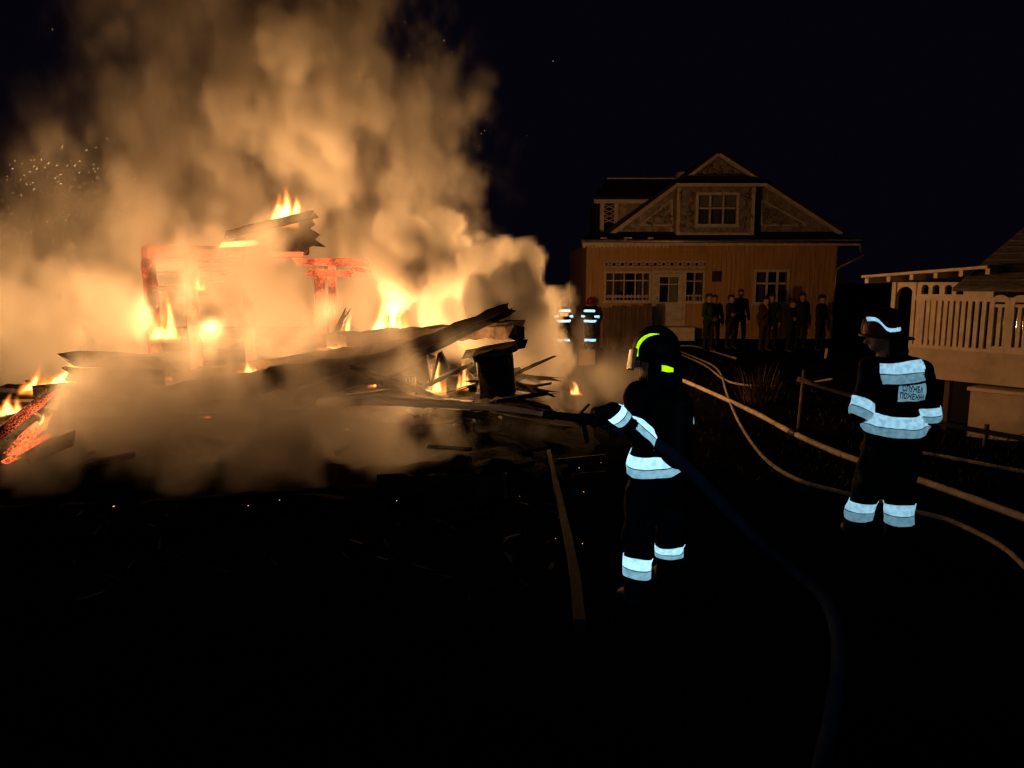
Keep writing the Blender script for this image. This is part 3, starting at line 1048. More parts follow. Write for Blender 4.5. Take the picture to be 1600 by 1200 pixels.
    part('barge_board', lambda m: m.bar((B[0] + 0.2, yG - 0.2, B[1] - 0.10), (Tx + 0.02, yG - 0.2, Tz + 0.06), 0.14, 0.19, up=(0, 1, 0)), M_TRIM)
    part('main_roof', lambda m: m.prism([(A[0] - 0.5, yG - 0.32, A[1] - 0.24), (Tx, yG - 0.32, Tz + 0.12), (Tx, yG - 0.32, Tz + 0.22), (A[0] - 0.6, yG - 0.32, A[1] - 0.12)], (0, 6.5, 0)), M_ROOF)
    part('main_roof', lambda m: m.prism([(B[0] + 0.35, yG - 0.32, B[1] - 0.14), (Tx, yG - 0.32, Tz + 0.12), (Tx, yG - 0.32, Tz + 0.22), (B[0] + 0.45, yG - 0.32, B[1] - 0.03)], (0, 6.5, 0)), M_ROOF)
    # inner panel mouldings of the gable
    for (q0, q1, q2) in (((1000, 352), (1050, 352), (1050, 312)), ((1190, 352), (1262, 352), (1190, 312))):
        def tri(m, q=(q0, q1, q2)):
            pts = [P(a, b, yG - 0.03) for a, b in q]
            for i in range(3):
                m.bar(pts[i], pts[(i + 1) % 3], 0.05, 0.05, up=(0, 1, 0))
        part('panel_moulding', tri, M_TRIM)
    # tin ornaments: raised leaf bosses
    rb = random.Random(4)

    def bosses(m):
        for (xa, xb, ya, yb, nn) in ((1005, 1052, 318, 352, 26), (1195, 1255, 325, 352, 20), (1062, 1084, 300, 360, 18), (1156, 1174, 300, 360, 14), (1095, 1145, 255, 272, 16)):
            for _ in range(nn):
                px, py = rb.uniform(xa, xb), rb.uniform(ya, yb)
                if xa == 1005 and (px - 1000) * 0.75 < (352 - py):
                    continue
                if xa == 1195 and (352 - py) > (1262 - px) * 0.55:
                    continue
                yy = yG - 0.03 if xa in (1005, 1195, 1095) else HY - 0.03 + 0.25
                c = P(px, py, yy)
                a = rb.uniform(0, 3.14)
                L = rb.uniform(0.08, 0.2)
                v = Vector((math.cos(a), 0, math.sin(a))) * L
                w = Vector((-math.sin(a), 0, math.cos(a))) * L * 0.4
                m.add([c - v, c + w, c + v, c - w, c + Vector((0, -0.09, 0))], [(0, 1, 4), (1, 2, 4), (2, 3, 4), (3, 0, 4)])
    tag(part('tin_ornament', bosses, M_TINB), kind='stuff')
    # upper gable cap and the dark roof strip under it
    part('gable_cap_moulding', lambda m: m.bar(P(1080, 276, yG - 0.24), P(1162, 276, yG - 0.24), 0.1, 0.1), M_TRIM)
    yD = HY + 0.25
    dx0, dx1, dz0, dz1 = X_(1058, 330, yD), X_(1178, 330, yD), Z_(368, yD), Z_(291, yD)
    part('bay_roof', lambda m: m.prism([(dx0 - 0.15, yD - 0.35, dz1), (dx1 + 0.3, yD - 0.35, dz1), (dx1 - 0.35, yG - 0.22, Z_(277, yG)), (dx0 + 0.45, yG - 0.22, Z_(277, yG))], (0, 0, 0.07)), M_ROOF)
    part('bay_fascia', lambda m: m.box(dx0 - 0.15, dx1 + 0.3, yD - 0.39, yD - 0.352, dz1 - 0.05, dz1 + 0.06), M_TRIM)
    wo = (X_(1091, 330, yD), X_(1150, 330, yD), Z_(350, yD), Z_(305, yD))
    wall_with_openings(dx0, dx1, dz0, dz1, yD, 0.12, [wo]).build('bay_wall', M_CARVED, house)
    part('bay_side', lambda m: m.box(dx0, dx0 + 0.1, yD + 0.12, yG, dz0, dz1), M_CARVED)
    part('bay_side', lambda m: m.box(dx1 - 0.1, dx1, yD + 0.12, yG, dz0, dz1), M_CARVED)
    for a, b in ((dx0 - 0.02, dx0 + 0.1), (dx1 - 0.1, dx1 + 0.02)):
        part('bay_corner_board', lambda m, a=a, b=b: m.box(a, b, yD - 0.04, yD - 0.002, dz0, dz1 - 0.06), M_TRIM)
    part('bay_base_board', lambda m: m.box(dx0 + 0.1, dx1 - 0.1, yD - 0.04, yD - 0.002, dz0, dz0 + 0.1), M_TRIM)
    w = window(house, *wo, yD, [0, 0.31, 0.66, 1], [0, 0.55, 1], fw=0.1, mw=0.06, curtain=[(0, 0.3, 0.72, 0), (0.36, 0.62, 0.66, 0.0), (0.7, 1.0, 0.72, 0)])
    m = MB()
    lx0, lx1 = wo[0], wo[1]
    for i in range(12):
        a, b = lx0 + (lx1 - lx0) * i / 12, lx0 + (lx1 - lx0) * (i + 1) / 12
        m.prism([(a, yD + 0.12, wo[3]), (b, yD + 0.12, wo[3]), (b, yD + 0.12, wo[3] - 0.42), ((a + b) / 2, yD + 0.12, wo[3] - 0.52), (a, yD + 0.12, wo[3] - 0.42)], (0, 0.004, 0))
    m.build('lace_valance', M_LACE, w)
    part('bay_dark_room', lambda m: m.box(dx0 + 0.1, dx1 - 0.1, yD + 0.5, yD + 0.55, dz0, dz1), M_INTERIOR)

    # left balcony wing with its own roof
    yL = HY + 1.6
    bx0, bx1 = X_(935, 320, yL), X_(1060, 320, yL)
    bt, bb = Z_(314, yL), Z_(366, yL)
    part('balcony_wall', lambda m: m.box(X_(962, 320, yL), bx1, yL + 0.1, yL + 0.2, bb, bt), M_CARVED)
    part('balcony_post', lambda m: m.box(X_(938, 330, yL), X_(944, 330, yL), yL, yL + 0.12, bb, bt), M_TRIM)
    part('balcony_post', lambda m: m.box(X_(960, 330, yL), X_(966, 330, yL), yL, yL + 0.099, bb, bt), M_TRIM)

    def lattice(m):
        for k in range(4):
            zl = bb + (bt - bb) * (0.35 + 0.14 * k)
            m.bar((X_(944, 330, yL), yL + 0.05, zl), (X_(960, 330, yL), yL + 0.05, zl + 0.16), 0.03, 0.03, up=(0, 1, 0))
            m.bar((X_(944, 330, yL), yL + 0.06, zl + 0.16), (X_(960, 330, yL), yL + 0.06, zl), 0.03, 0.03, up=(0, 1, 0))
    part('balcony_lattice', lattice, M_TRIM)
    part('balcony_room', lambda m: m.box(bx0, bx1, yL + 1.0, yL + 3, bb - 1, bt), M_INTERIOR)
    part('balcony_fascia', lambda m: m.box(X_(927, 310, yL), X_(1046, 310, yL), yL - 0.34, yL - 0.3, Z_(318, yL - .3), Z_(310, yL - .3)), M_TRIM)
    part('balcony_roof', lambda m: m.prism([(X_(925, 310, yL), yL - 0.36, bt + 0.02), (bx1, yL - 0.36, bt + 0.02), (X_(1075, 284, yL + 1.6), yL + 1.6, Z_(283, yL + 1.6)), (X_(948, 284, yL + 1.6), yL + 1.6, Z_(283, yL + 1.6))], (0, 0, 0.08)), M_ROOF)
    part('ridge_board', lambda m: m.bar((X_(948, 284, yL + 1.6), yL + 1.58, Z_(283, yL + 1.6) + 0.1), (X_(1070, 284, yL + 1.6), yL + 1.58, Z_(283, yL + 1.6) + 0.1), 0.06, 0.05), M_TRIM)
    part('chimney', lambda m: m.box(X_(1059, 275, yL + 1.5), X_(1074, 275, yL + 1.5), yL + 1.4, yL + 1.9, Z_(290, yL + 1.5), Z_(269, yL + 1.5)), M_TRIM)


build_house()

# weathered board shed in front of the porch
shed = empty('board_fence', P(978, 540, 25.2))
tag(shed, 'weathered upright board fence under the porch windows', 'fence')
M_OLDBOARD = mat_noise('weathered_boards', (0.06, 0.042, 0.026), (0.15, 0.10, 0.06), rough=0.85, scale=3, bump=0.01, stretch=(6, 6, 0.6))
rb = random.Random(2)
px = 942
while px < 1018:
    w = rb.uniform(5.5, 8.5)
    top = 479 + rb.uniform(-2.5, 2.5) - (px - 942) * 0.05
    y = 25.2 + rb.uniform(-0.02, 0.02)
    a, b = P(px, 500, y), P(px + w - 0.6, 500, y)
    MB().box(a.x, b.x, y, y + 0.03, -0.4, P(px, top, y).z).build('board', M_OLDBOARD, shed)
    px += w
for zz in (0.2, 0.8):
    MB().box(P(942, 500, 25.2).x, P(1018, 500, 25.2).x, 25.26, 25.31, zz, zz + 0.08).build('rail', M_OLDBOARD, shed)

# ------------------------------------------------------------------ the pale veranda building on the right
VA = P(1425, 540, 14.6)
VB = P(1640, 552, 12.7)
v_ang = math.atan2(VB.y - VA.y, VB.x - VA.x)
v_u = Vector((math.cos(v_ang), math.sin(v_ang), 0))
v_n = Vector((math.sin(v_ang), -math.cos(v_ang), 0))        # towards the camera
M_PLASTER = mat_noise('old_limewash', (0.36, 0.28, 0.21), (0.54, 0.43, 0.33), rough=0.85, scale=1.6, bump=0.006, bscale=18)
M_PALE = mat_noise('pale_painted_wood', (0.48, 0.38, 0.29), (0.66, 0.55, 0.43), rough=0.65, scale=4, bump=0.003)


def PL(px, py, off=0.0):
    """(u, z) on the veranda's front plane, pushed off metres towards the camera"""
    d = ray(px, py)
    o = Vector((0, 0, CAM_Z))
    p0 = VA + v_n * off
    t = (p0 - o).dot(v_n) / d.dot(v_n)
    q = o + d * t
    return (Vector((q.x, q.y, 0)) - Vector((VA.x, VA.y, 0))).dot(v_u), q.z


veranda = empty('veranda_building', (VA.x, VA.y, -0.95))
tag(veranda, 'pale building with slatted veranda and arched windows at the right edge', 'building')


def vpt(u, z, off):
    p = Vector((VA.x, VA.y, 0)) + v_u * u + v_n * off
    return (p.x, p.y, z)


def vbox(m, u0, u1, z0, z1, o0, o1):
    """box from offset o0 (back) to o1 (front)"""
    vs = [vpt(u, z, o) for z in (z0, z1) for o in (o1, o0) for u in (u0, u1)]
    return m.add(vs, [(0, 2, 3, 1), (4, 5, 7, 6), (0, 1, 5, 4), (1, 3, 7, 5), (3, 2, 6, 7), (2, 0, 4, 6)])


def vpart(name, mat, *boxes, **k):
    m = MB()
    for b in boxes:
        vbox(m, *b)
    return m.build(name, mat, veranda, **k)


M_ROOF2 = mat_noise('greyed_shingles', (0.05, 0.042, 0.036), (0.13, 0.11, 0.095), rough=0.8, scale=9, bump=0.01, stretch=(1, 1, 3))


def build_veranda():
    U = lambda px: PL(px, 540)[0]
    Zv = lambda py, px=1480: PL(px, py)[1]
    uR = U(1600) + 2.5
    zf, zw = Zv(541), Zv(594)                 # foot of the slats, lower edge of the apron wall
    zh = Zv(466)                              # top rail
    vpart('apron_wall', M_PLASTER, (U(1418), uR, zw, zf - 0.06, -0.18, 0))
    vpart('sill_beam', M_PALE, (U(1416), uR, zf - 0.06, zf, -0.2, 0.05))
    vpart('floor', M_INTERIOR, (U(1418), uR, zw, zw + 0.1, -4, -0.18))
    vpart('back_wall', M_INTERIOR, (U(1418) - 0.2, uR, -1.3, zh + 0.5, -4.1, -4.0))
    vpart('undercroft_shade', M_INTERIOR, (U(1418), U(1534), -1.3, zw, -2.2, -2.1))  # dark sheet standing in for the shade below the floor
    vpart('undercroft_post', M_OLDBOARD, (U(1468), U(1476), -1.3, zw, -0.5, -0.35))
    zl = Zv(603, 1560)
    vpart('plinth', M_PLASTER, (U(1531), uR, -1.4, zl - 0.1, -0.4, 0.22))
    vpart('plinth_ledge', M_PALE, (U(1528), uR, zl - 0.1, zl - 0.04, -0.4, 0.30))
    vpart('top_rail', M_PALE, (U(1425), uR, zh - 0.05, zh + 0.03, -0.12, 0.03))
    for px in (1429, 1436.5, 1445, 1454, 1463, 1472, 1481, 1490.5, 1500, 1510, 1521, 1532):
        w = 0.035 if px > 1430 else 0.055
        vpart('slat', M_PALE, (U(px) - w, U(px) + w, zf, zh - 0.05, -0.05, -0.005))
    # arched windows beyond the slats
    for (a, b) in ((1545, 1571), (1576, 1602), (1607, 1633)):
        ua, ub = U(a), U(b)
        r = (ub - ua) / 2
        uc = (ua + ub) / 2
        zs = zh - r + 0.05
        wn_ = empty('arched_window', vpt(uc, zf, 0))
        wn_.parent = veranda
        wn_.matrix_parent_inverse = parent_world(veranda).inverted()
        m = MB()
        vbox(m, ua - 0.03, ua + 0.05, zf, zs, -0.08, 0.04)
        vbox(m, ub - 0.05, ub + 0.03, zf, zs, -0.08, 0.04)
        vbox(m, ua + 0.05, ub - 0.05, zs - 0.06, zs - 0.005, -0.06, 0.03)
        vbox(m, ua + 0.05, ub - 0.05, zf, zf + 0.06, -0.06, 0.03)
        n = 10
        for k in range(n):
            t0, t1 = math.pi * k / n, math.pi * (k + 1) / n
            q = []
            for (rr, t) in ((r + 0.03, t0), (r + 0.03, t1), (r - 0.05, t1), (r - 0.05, t0)):
                q.append(vpt(uc - rr * math.cos(t), zs + rr * math.sin(t), 0.04))
            m.prism(q, -v_n * 0.12)
        m.build('frame', M_PALE, wn_)
        m = MB()
        vbox(m, uc - 0.03, uc + 0.03, zf + 0.06, zs - 0.06, -0.05, 0.02)
        m.build('mullion', M_PALE, wn_)
        for (p0, p1) in ((ua + 0.05, uc - 0.03), (uc + 0.03, ub - 0.05)):
            m = MB()
            vbox(m, p0, p1, zf + 0.06, zs - 0.06, -0.03, -0.025)
            m.build('pane', M_GLASS, wn_)
    # band with small arched lights under the eaves
    zu = Zv(441)
    ops = []
    for (a, b) in ((1433, 1444), (1450, 1461), (1469, 1480), (1487, 1498)):
        ops.append((U(a), U(b), Zv(460), Zv(447)))
    m = MB()
    edges = [U(1425)] + [e for o in ops for e in o[:2]] + [U(1545)]
    for i in range(0, len(edges), 2):
        vbox(m, edges[i], edges[i + 1], zh + 0.03, zu, -0.1, 0.0)
    for o in ops:
        vbox(m, o[0], o[1], zh + 0.03, o[2], -0.1, 0)
        r = (o[1] - o[0]) / 2
        uc = (o[0] + o[1]) / 2
        top = o[3] - r * 0.6
        n = 8
        for k in range(n):                     # spandrel above a round arch
            t0, t1 = math.pi * k / n, math.pi * (k + 1) / n
            q = [vpt(uc - r * math.cos(t0), top + r * math.sin(t0), 0), vpt(uc - r * math.cos(t1), top + r * math.sin(t1), 0), vpt(uc - r * math.cos(t1), zu, 0), vpt(uc - r * math.cos(t0), zu, 0)]
            m.prism(q, -v_n * 0.1)
    m.build('arcade_band', M_PALE, veranda)
    # corner posts and the open arch of the entrance
    vpart('post', M_PALE, (U(1420), U(1425.5), zf, zu, -0.14, 0.02))
    uc, r = U(1408), (U(1420) - U(1395)) / 2
    vpart('post', M_PALE, (U(1388), U(1394), -0.9, zu, -0.14, 0.02))
    m = MB()
    n = 12
    zs = Zv(462)
    for k in range(n):
        t0, t1 = math.pi * k / n, math.pi * (k + 1) / n
        rz = r * 1.05
        q = [vpt(uc - r * math.cos(t0), zs + rz * math.sin(t0), 0), vpt(uc - r * math.cos(t1), zs + rz * math.sin(t1), 0), vpt(uc - r * math.cos(t1), zu, 0), vpt(uc - r * math.cos(t0), zu, 0)]
        m.prism(q, -v_n * 0.1)
    m.build('entrance_arch', M_PALE, veranda)
    for px in (1401, 1407, 1413):
        vpart('rear_slat', M_PALE, (U(px) - 0.03, U(px) + 0.03, zf, Zv(463), -1.4, -1.35))
    # flat porch roof: rafters, fascia, sheet
    z0, z1 = zu + 0.005, zu + 0.10
    u0, u1 = U(1368), U(1552)
    m = MB()
    a, b, c, d = vpt(u0 - 0.1, z0 + 0.08, 0.55), vpt(u1, z0 + 0.24, 0.55), vpt(u1, z0 + 0.24, -3.0), vpt(u0 - 0.1, z0 + 0.08, -3.0)
    m.prism([a, b, c, d], (0, 0, 0.05))
    m.build('porch_roof', M_PALE, veranda)
    for k in range(6):
        u = u0 + (u1 - u0) * k / 5.0
        zr = z0 + 0.08 + 0.16 * k / 5.0
        m = MB()
        m.bar(vpt(u, zr - 0.055, 0.52), vpt(u, zr - 0.055, -2.5), 0.07, 0.1)
        m.build('rafter', M_PALE, veranda)
    # dark shingled roof of the near wing
    e0 = PL(1488, 455, 0.45)
    e1 = PL(1600, 466, 0.45)
    zr = e0[1]
    uA, uB = e0[0], uR + 1
    uT, zT = PL(1665, 304, -1.9)
    m = MB()
    m.prism([vpt(uA, zr, 0.45), vpt(uB, zr, 0.45), vpt(uB, zT, -1.9), vpt(uT, zT, -1.9)], (0, 0, 0.06))
    m.prism([vpt(uA, zr + .001, 0.45), vpt(uT, zT + .001, -1.9), vpt(uA, zr + .001, -4.2)], (0, 0, 0.06))
    m.build('shingle_roof', M_ROOF2, veranda)
    rs = random.Random(8)
    course = MB()
    for i in range(15):
        t = i / 15
        ua, z, o = uA + (uT - uA) * t, zr + (zT - zr) * t + 0.085, 0.45 + (-2.35) * t
        course.bar(vpt(ua + 0.05, z, o + 0.03), vpt(uB, z, o + 0.03), 0.05, 0.018)
    course.build('shingle_courses', M_ROOF2, veranda)


build_veranda()
# ------------------------------------------------------------------ the burning frame and the heap of fallen timber
M_CHAR = mat_noise('charred_timber', (0.006, 0.005, 0.005), (0.028, 0.022, 0.018), rough=0.85, scale=7, bump=0.02, bscale=16, spec=0.2)
M_ASHWOOD = mat_noise('scorched_timber', (0.03, 0.022, 0.016), (0.10, 0.072, 0.05), rough=0.85, scale=5, bump=0.012, bscale=14, spec=0.2)
M_HOT = mat_ember('glowing_timber', 0.80, 2.4, col=(1.0, 0.16, 0.05), scale=24)
M_WARM = mat_ember('smouldering_timber', 0.50, 2.2, col=(1.0, 0.15, 0.045), scale=20)
M_COAL = mat_ember('hot_coals', 0.75, 4.0, col=(1.0, 0.13, 0.035), scale=14)
M_SHEET = mat_noise('sooty_sheet_metal', (0.012, 0.010, 0.009), (0.05, 0.04, 0.033), rough=0.5, scale=4, metallic=0.4)


def timber_mesh(a, b, w, h, seed, seg=0.16, jag=0.10, taper=0.0, twist=0.0):
    """squared timber with charred, uneven edges and a broken end"""
    rng = random.Random(seed)
    a, b = Vector(a), Vector(b)
    t = b - a
    L = t.length
    t.normalize()
    s = t.cross(Vector((0, 0, 1)))
    if s.length < 0.05:
        s = Vector((1, 0, 0))
    s.normalize()
    u = s.cross(t)
    n = max(3, int(L / seg))
    m = MB()
    prof = [(-.5, -.38), (-.38, -.5), (.38, -.5), (.5, -.38), (.5, .38), (.38, .5), (-.38, .5), (-.5, .38)]
    vs = []
    for i in range(n + 1):
        f = i / n
        k = 1 - taper * f
        c = a + t * (L * f) + s * rng.uniform(-.04, .04) * w + u * rng.uniform(-.05, .05) * h
        for (p, q) in prof:
            e = rng.uniform(-jag, jag) if i in (0, n) else 0
            vs.append(c + s * (p * w * k * (1 + rng.uniform(-jag, jag))) + u * (q * h * k * (1 + rng.uniform(-jag, jag))) + t * e)
    fs = []
    for i in range(n):
        for k in range(8):
            fs.append((i * 8 + k, i * 8 + (k + 1) % 8, (i + 1) * 8 + (k + 1) % 8, (i + 1) * 8 + k))
    fs += [tuple(range(8))[::-1], tuple(range(n * 8, n * 8 + 8))]
    return m.add(vs, fs)


def timber(name, a, b, w, h, mat, seed, label=None, parent=None, cat='beam', group=None, **k):
    m = timber_mesh(a, b, w, h, seed, **k)
    o = m.build(name, mat, parent)
    if label:
        tag(o, label, cat, group)
    return o


frame = empty('burning_house_frame', P(400, 560, 13.5))
tag(frame, 'charred post and beam frame of the burning house glowing red', 'building')
FY = 13.5
# posts
for (px, pt, pb, Y, w, mt, sd) in ((237, 388, 640, 13.5, 0.20, M_WARM, 1), (301, 388, 640, 13.2, 0.17, M_HOT, 2), (388, 392, 640, 13.6, 0.16, M_WARM, 3),
                                   (500, 418, 640, 13.1, 0.17, M_HOT, 4), (520, 420, 640, 13.3, 0.13, M_HOT, 5)):
    timber('post', P(px, 560, Y) * Vector((1, 1, 0)) + Vector((0, 0, -0.05)) if False else Vector((P(px, 470, Y).x, Y, -0.05)), Vector((P(px, 470, Y).x, Y, P(px, pt, Y).z)), w, w, mt, sd, parent=frame, jag=0.07)
# plates and rails
for (x0, y0, x1, y1, Y, w, mt, sd) in ((230, 392, 480, 391, 13.5, 0.17, M_WARM, 11), (462, 408, 572, 411, 13.1, 0.13, M_HOT, 12), (480, 425, 548, 428, 13.0, 0.12, M_HOT, 13),
                                       (238, 450, 302, 452, 13.4, 0.09, M_WARM, 14), (302, 421, 350, 420, 13.3, 0.10, M_HOT, 15), (302, 436, 348, 436, 13.3, 0.08, M_HOT, 16),
                                       (300, 398, 350, 395, 13.1, 0.14, M_HOT, 17), (232, 402, 300, 398, 13.7, 0.1, M_WARM, 18),
                                       (350, 396, 470, 397, 13.2, 0.07, M_HOT, 19), (304, 408, 400, 410, 13.35, 0.06, M_HOT, 61), (346, 428, 392, 431, 13.3, 0.05, M_HOT, 62), (548, 418, 575, 424, 13.0, 0.07, M_HOT, 63),
                                       (240, 425, 300, 424, 13.45, 0.05, M_WARM, 64), (395, 404, 470, 403, 13.3, 0.05, M_WARM, 65)):
    timber('plate', P(x0, y0, Y), P(x1, y1, Y), w, w, mt, sd, parent=frame, jag=0.07)
# what is left of the gable and its roof sheet
gp = [P(a_, b_, 13.3) for a_, b_ in ((352, 386), (378, 362), (430, 350), (484, 338), (490, 350), (482, 356), (498, 366), (490, 374), (508, 386), (486, 384), (470, 391), (440, 385), (410, 390), (385, 384))]
MB().prism(gp, (0, 0.12, 0)).build('gable_boards', M_CHAR, frame)
timber('rafter', P(352, 368, 13.2), P(490, 335, 13.2), 0.12, 0.15, M_CHAR, 21, parent=frame)
timber('rafter', P(345, 383, 13.1), P(396, 380, 13.1), 0.09, 0.09, mat_ember('burning_edge', 1.5, 7.0, col=(1.0, 0.42, 0.10)), 23, parent=frame)
# log wall that still stands behind the frame
for k in range(5):
    z = 0.12 + k * 0.24
    m = MB()
    a, b = P(240, 500, 14.6).x, P(560 - (k > 6) * 120, 500, 14.6).x
    m.tube([(a + (b - a) * i / 8, 14.6 + 0.02 * math.sin(i * 2 + k), z) for i in range(9)], 0.125, 9)
    m.build('wall_log', M_CHAR, frame, smooth=True)

# fallen beams
BEAMS = [
    ('fallen_beam', (500, 534, 11.4), (806, 512, 10.9), .22, .24, M_ASHWOOD, 'long charred beam lying level across the back of the heap'),
    ('fallen_beam', (300, 590, 11.2), (672, 536, 10.6), .2, .22, M_ASHWOOD, 'scorched beam sloping up behind the front beam'),
    ('fallen_beam', (180, 632, 9.7), (640, 560, 9.9), .2, .3, M_ASHWOOD, 'broad front beam running out of the thick smoke'),
    ('fallen_beam', (470, 618, 9.4), (664, 552, 9.9), .16, .2, M_ASHWOOD, 'short beam slanting over the front of the heap'),
    ('fallen_beam', (560, 575, 10.3), (782, 489, 10.4), .2, .2, M_ASHWOOD, 'upturned black beam whose broken end sticks out above the heap'),
    ('fallen_log', (738, 552, 9.9), (812, 539, 9.8), .13, .13, M_CHAR, 'short black log lying on top of the charred cabinet'),
    ('charred_stick', (520, 530, 12.0), (540, 490, 12.0), .09, .09, M_CHAR, 'slanted charred stick beside the thin flame'),
    ('fallen_beam', (770, 520, 10.6), (806, 520, 10.2), 0.2, .2, M_ASHWOOD, 'thick squared beam end behind the charred cabinet'),
    ('charred_stick', (660, 552, 9.7), (790, 490, 10.2), .07, .09, M_ASHWOOD, 'thin black pole lying along the upturned beam'),
    ('fallen_log', (74, 612, 9.2), (250, 604, 9.6), .2, .2, M_CHAR, 'black log end jutting left from the log corner'),
    ('fallen_log', (104, 560, 9.5), (260, 566, 10.2), .24, .2, M_CHAR, 'topmost black log of the log corner'),
    ('fallen_log', (84, 632, 9.1), (240, 640, 9.5), .2, .2, M_CHAR, 'lower black log of the log corner'),
    ('fallen_log', (88, 655, 9.0), (240, 668, 9.4), .2, .2, M_CHAR, 'lowest black log of the log corner'),
    ('fallen_log', (100, 585, 9.4), (250, 590, 9.8), .2, .2, M_CHAR, 'second log from the top of the log corner'),
    ('glowing_board', (-10, 735, 8.1), (72, 655, 8.7), .16, .08, M_COAL, 'glowing board sloping up to the narrow slanting flame'),
    ('glowing_board', (-15, 690, 8.4), (70, 620, 9.0), .2, .06, M_WARM, 'smouldering board leaning behind the glowing board'),
    ('glowing_board', (-20, 660, 8.9), (60, 640, 9.1), .22, .07, M_ASHWOOD, 'scorched board under the flame at the left edge'),
    ('glowing_board', (0, 728, 7.9), (62, 690, 8.2), .10, .06, M_COAL, 'narrow ember red lath beside the black lump at the left'),
    ('charred_lump', (52, 712, 7.9), (98, 690, 8.0), .18, .16, M_CHAR, 'black charred lump at the foot of the glowing boards'),
    ('fallen_beam', (512, 552, 11.6), (640, 540, 11.6), .1, .1, M_HOT, 'thin glowing rail between the two back beams'),
]
for i, (nm, a, b, w, h, mt, lab) in enumerate(BEAMS):
    timber(nm, P(*a), P(*b), w, h, mt, 40 + i, lab, group='fallen timber of the heap', jag=0.2, cat=nm.split('_')[1])

# radiator
rad = empty('radiator', P(616, 606, 9.5))
tag(rad, 'sooty ribbed radiator lying in the heap', 'radiator')
ra, rb_ = P(590, 600, 9.4), P(648, 595, 9.6)
for k in range(13):
    c = ra.lerp(rb_, k / 12)
    MB().box(c.x - 0.009, c.x + 0.009, c.y - 0.05, c.y + 0.05, c.z - 0.055, c.z + 0.055).build('fin', M_ASHWOOD, rad, bevel=0.004)
MB().bar(ra + Vector((0, .03, .06)), rb_ + Vector((0, .03, .06)), 0.06, 0.03).build('header_pipe', M_SHEET, rad)
MB().bar(ra + Vector((0, .03, -.06)), rb_ + Vector((0, .03, -.06)), 0.06, 0.03).build('header_pipe', M_SHEET, rad)

# charred cabinet (stove)
cab = empty('charred_cabinet', P(770, 622, 9.5))
tag(cab, 'black charred metal cabinet leaning at the right end of the heap', 'cabinet')


def quad_box(pts, depth, name, mat, **k):
    k.pop('bevel', 0)
    roughen(MB().prism([P(a, b, c) for a, b, c in pts], (0, depth, 0)).build(name, mat, cab, **k), 5, 0.014, len(name))


quad_box([(744, 560, 9.4), (792, 548, 9.4), (802, 618, 9.3), (750, 624, 9.3)], 0.5, 'body', M_CHAR, bevel=0.012)
quad_box([(738, 556, 9.33), (806, 538, 9.33), (808, 548, 9.33), (740, 568, 9.33)], 0.62, 'top_sheet', M_SHEET, bevel=0.01)
quad_box([(792, 552, 9.36), (800, 556, 9.36), (806, 612, 9.28), (800, 618, 9.28)], 0.5, 'side_sheet', M_ASHWOOD)
quad_box([(752, 580, 9.385), (786, 574, 9.385), (789, 600, 9.35), (754, 604, 9.35)], 0.02, 'door', M_SHEET, bevel=0.006)
quad_box([(733, 604, 9.25), (744, 604, 9.25), (744, 612, 9.25), (733, 612, 9.25)], 0.1, 'foot', M_CHAR)

# bent sheet metal
bs = empty('bent_metal_sheet', P(680, 610, 9.6))
tag(bs, 'bent black metal sheets standing in a V in front of a flame', 'metal sheet')
MB().prism([P(664, 556, 9.5), P(667, 556, 9.5), P(673, 602, 9.5), P(671, 604, 9.5)], (0, 0.2, 0)).build('left_sheet', M_CHAR, bs)
MB().prism([P(684, 552, 9.4), P(689, 550, 9.4), P(676, 598, 9.45), P(672, 602, 9.45)], (0, 0.12, 0)).build('middle_sheet', M_CHAR, bs)
MB().prism([P(688, 550, 9.4), P(701, 575, 9.4), P(698, 580, 9.4), P(686, 566, 9.4)], (0, 0.2, 0)).build('right_sheet', M_CHAR, bs)

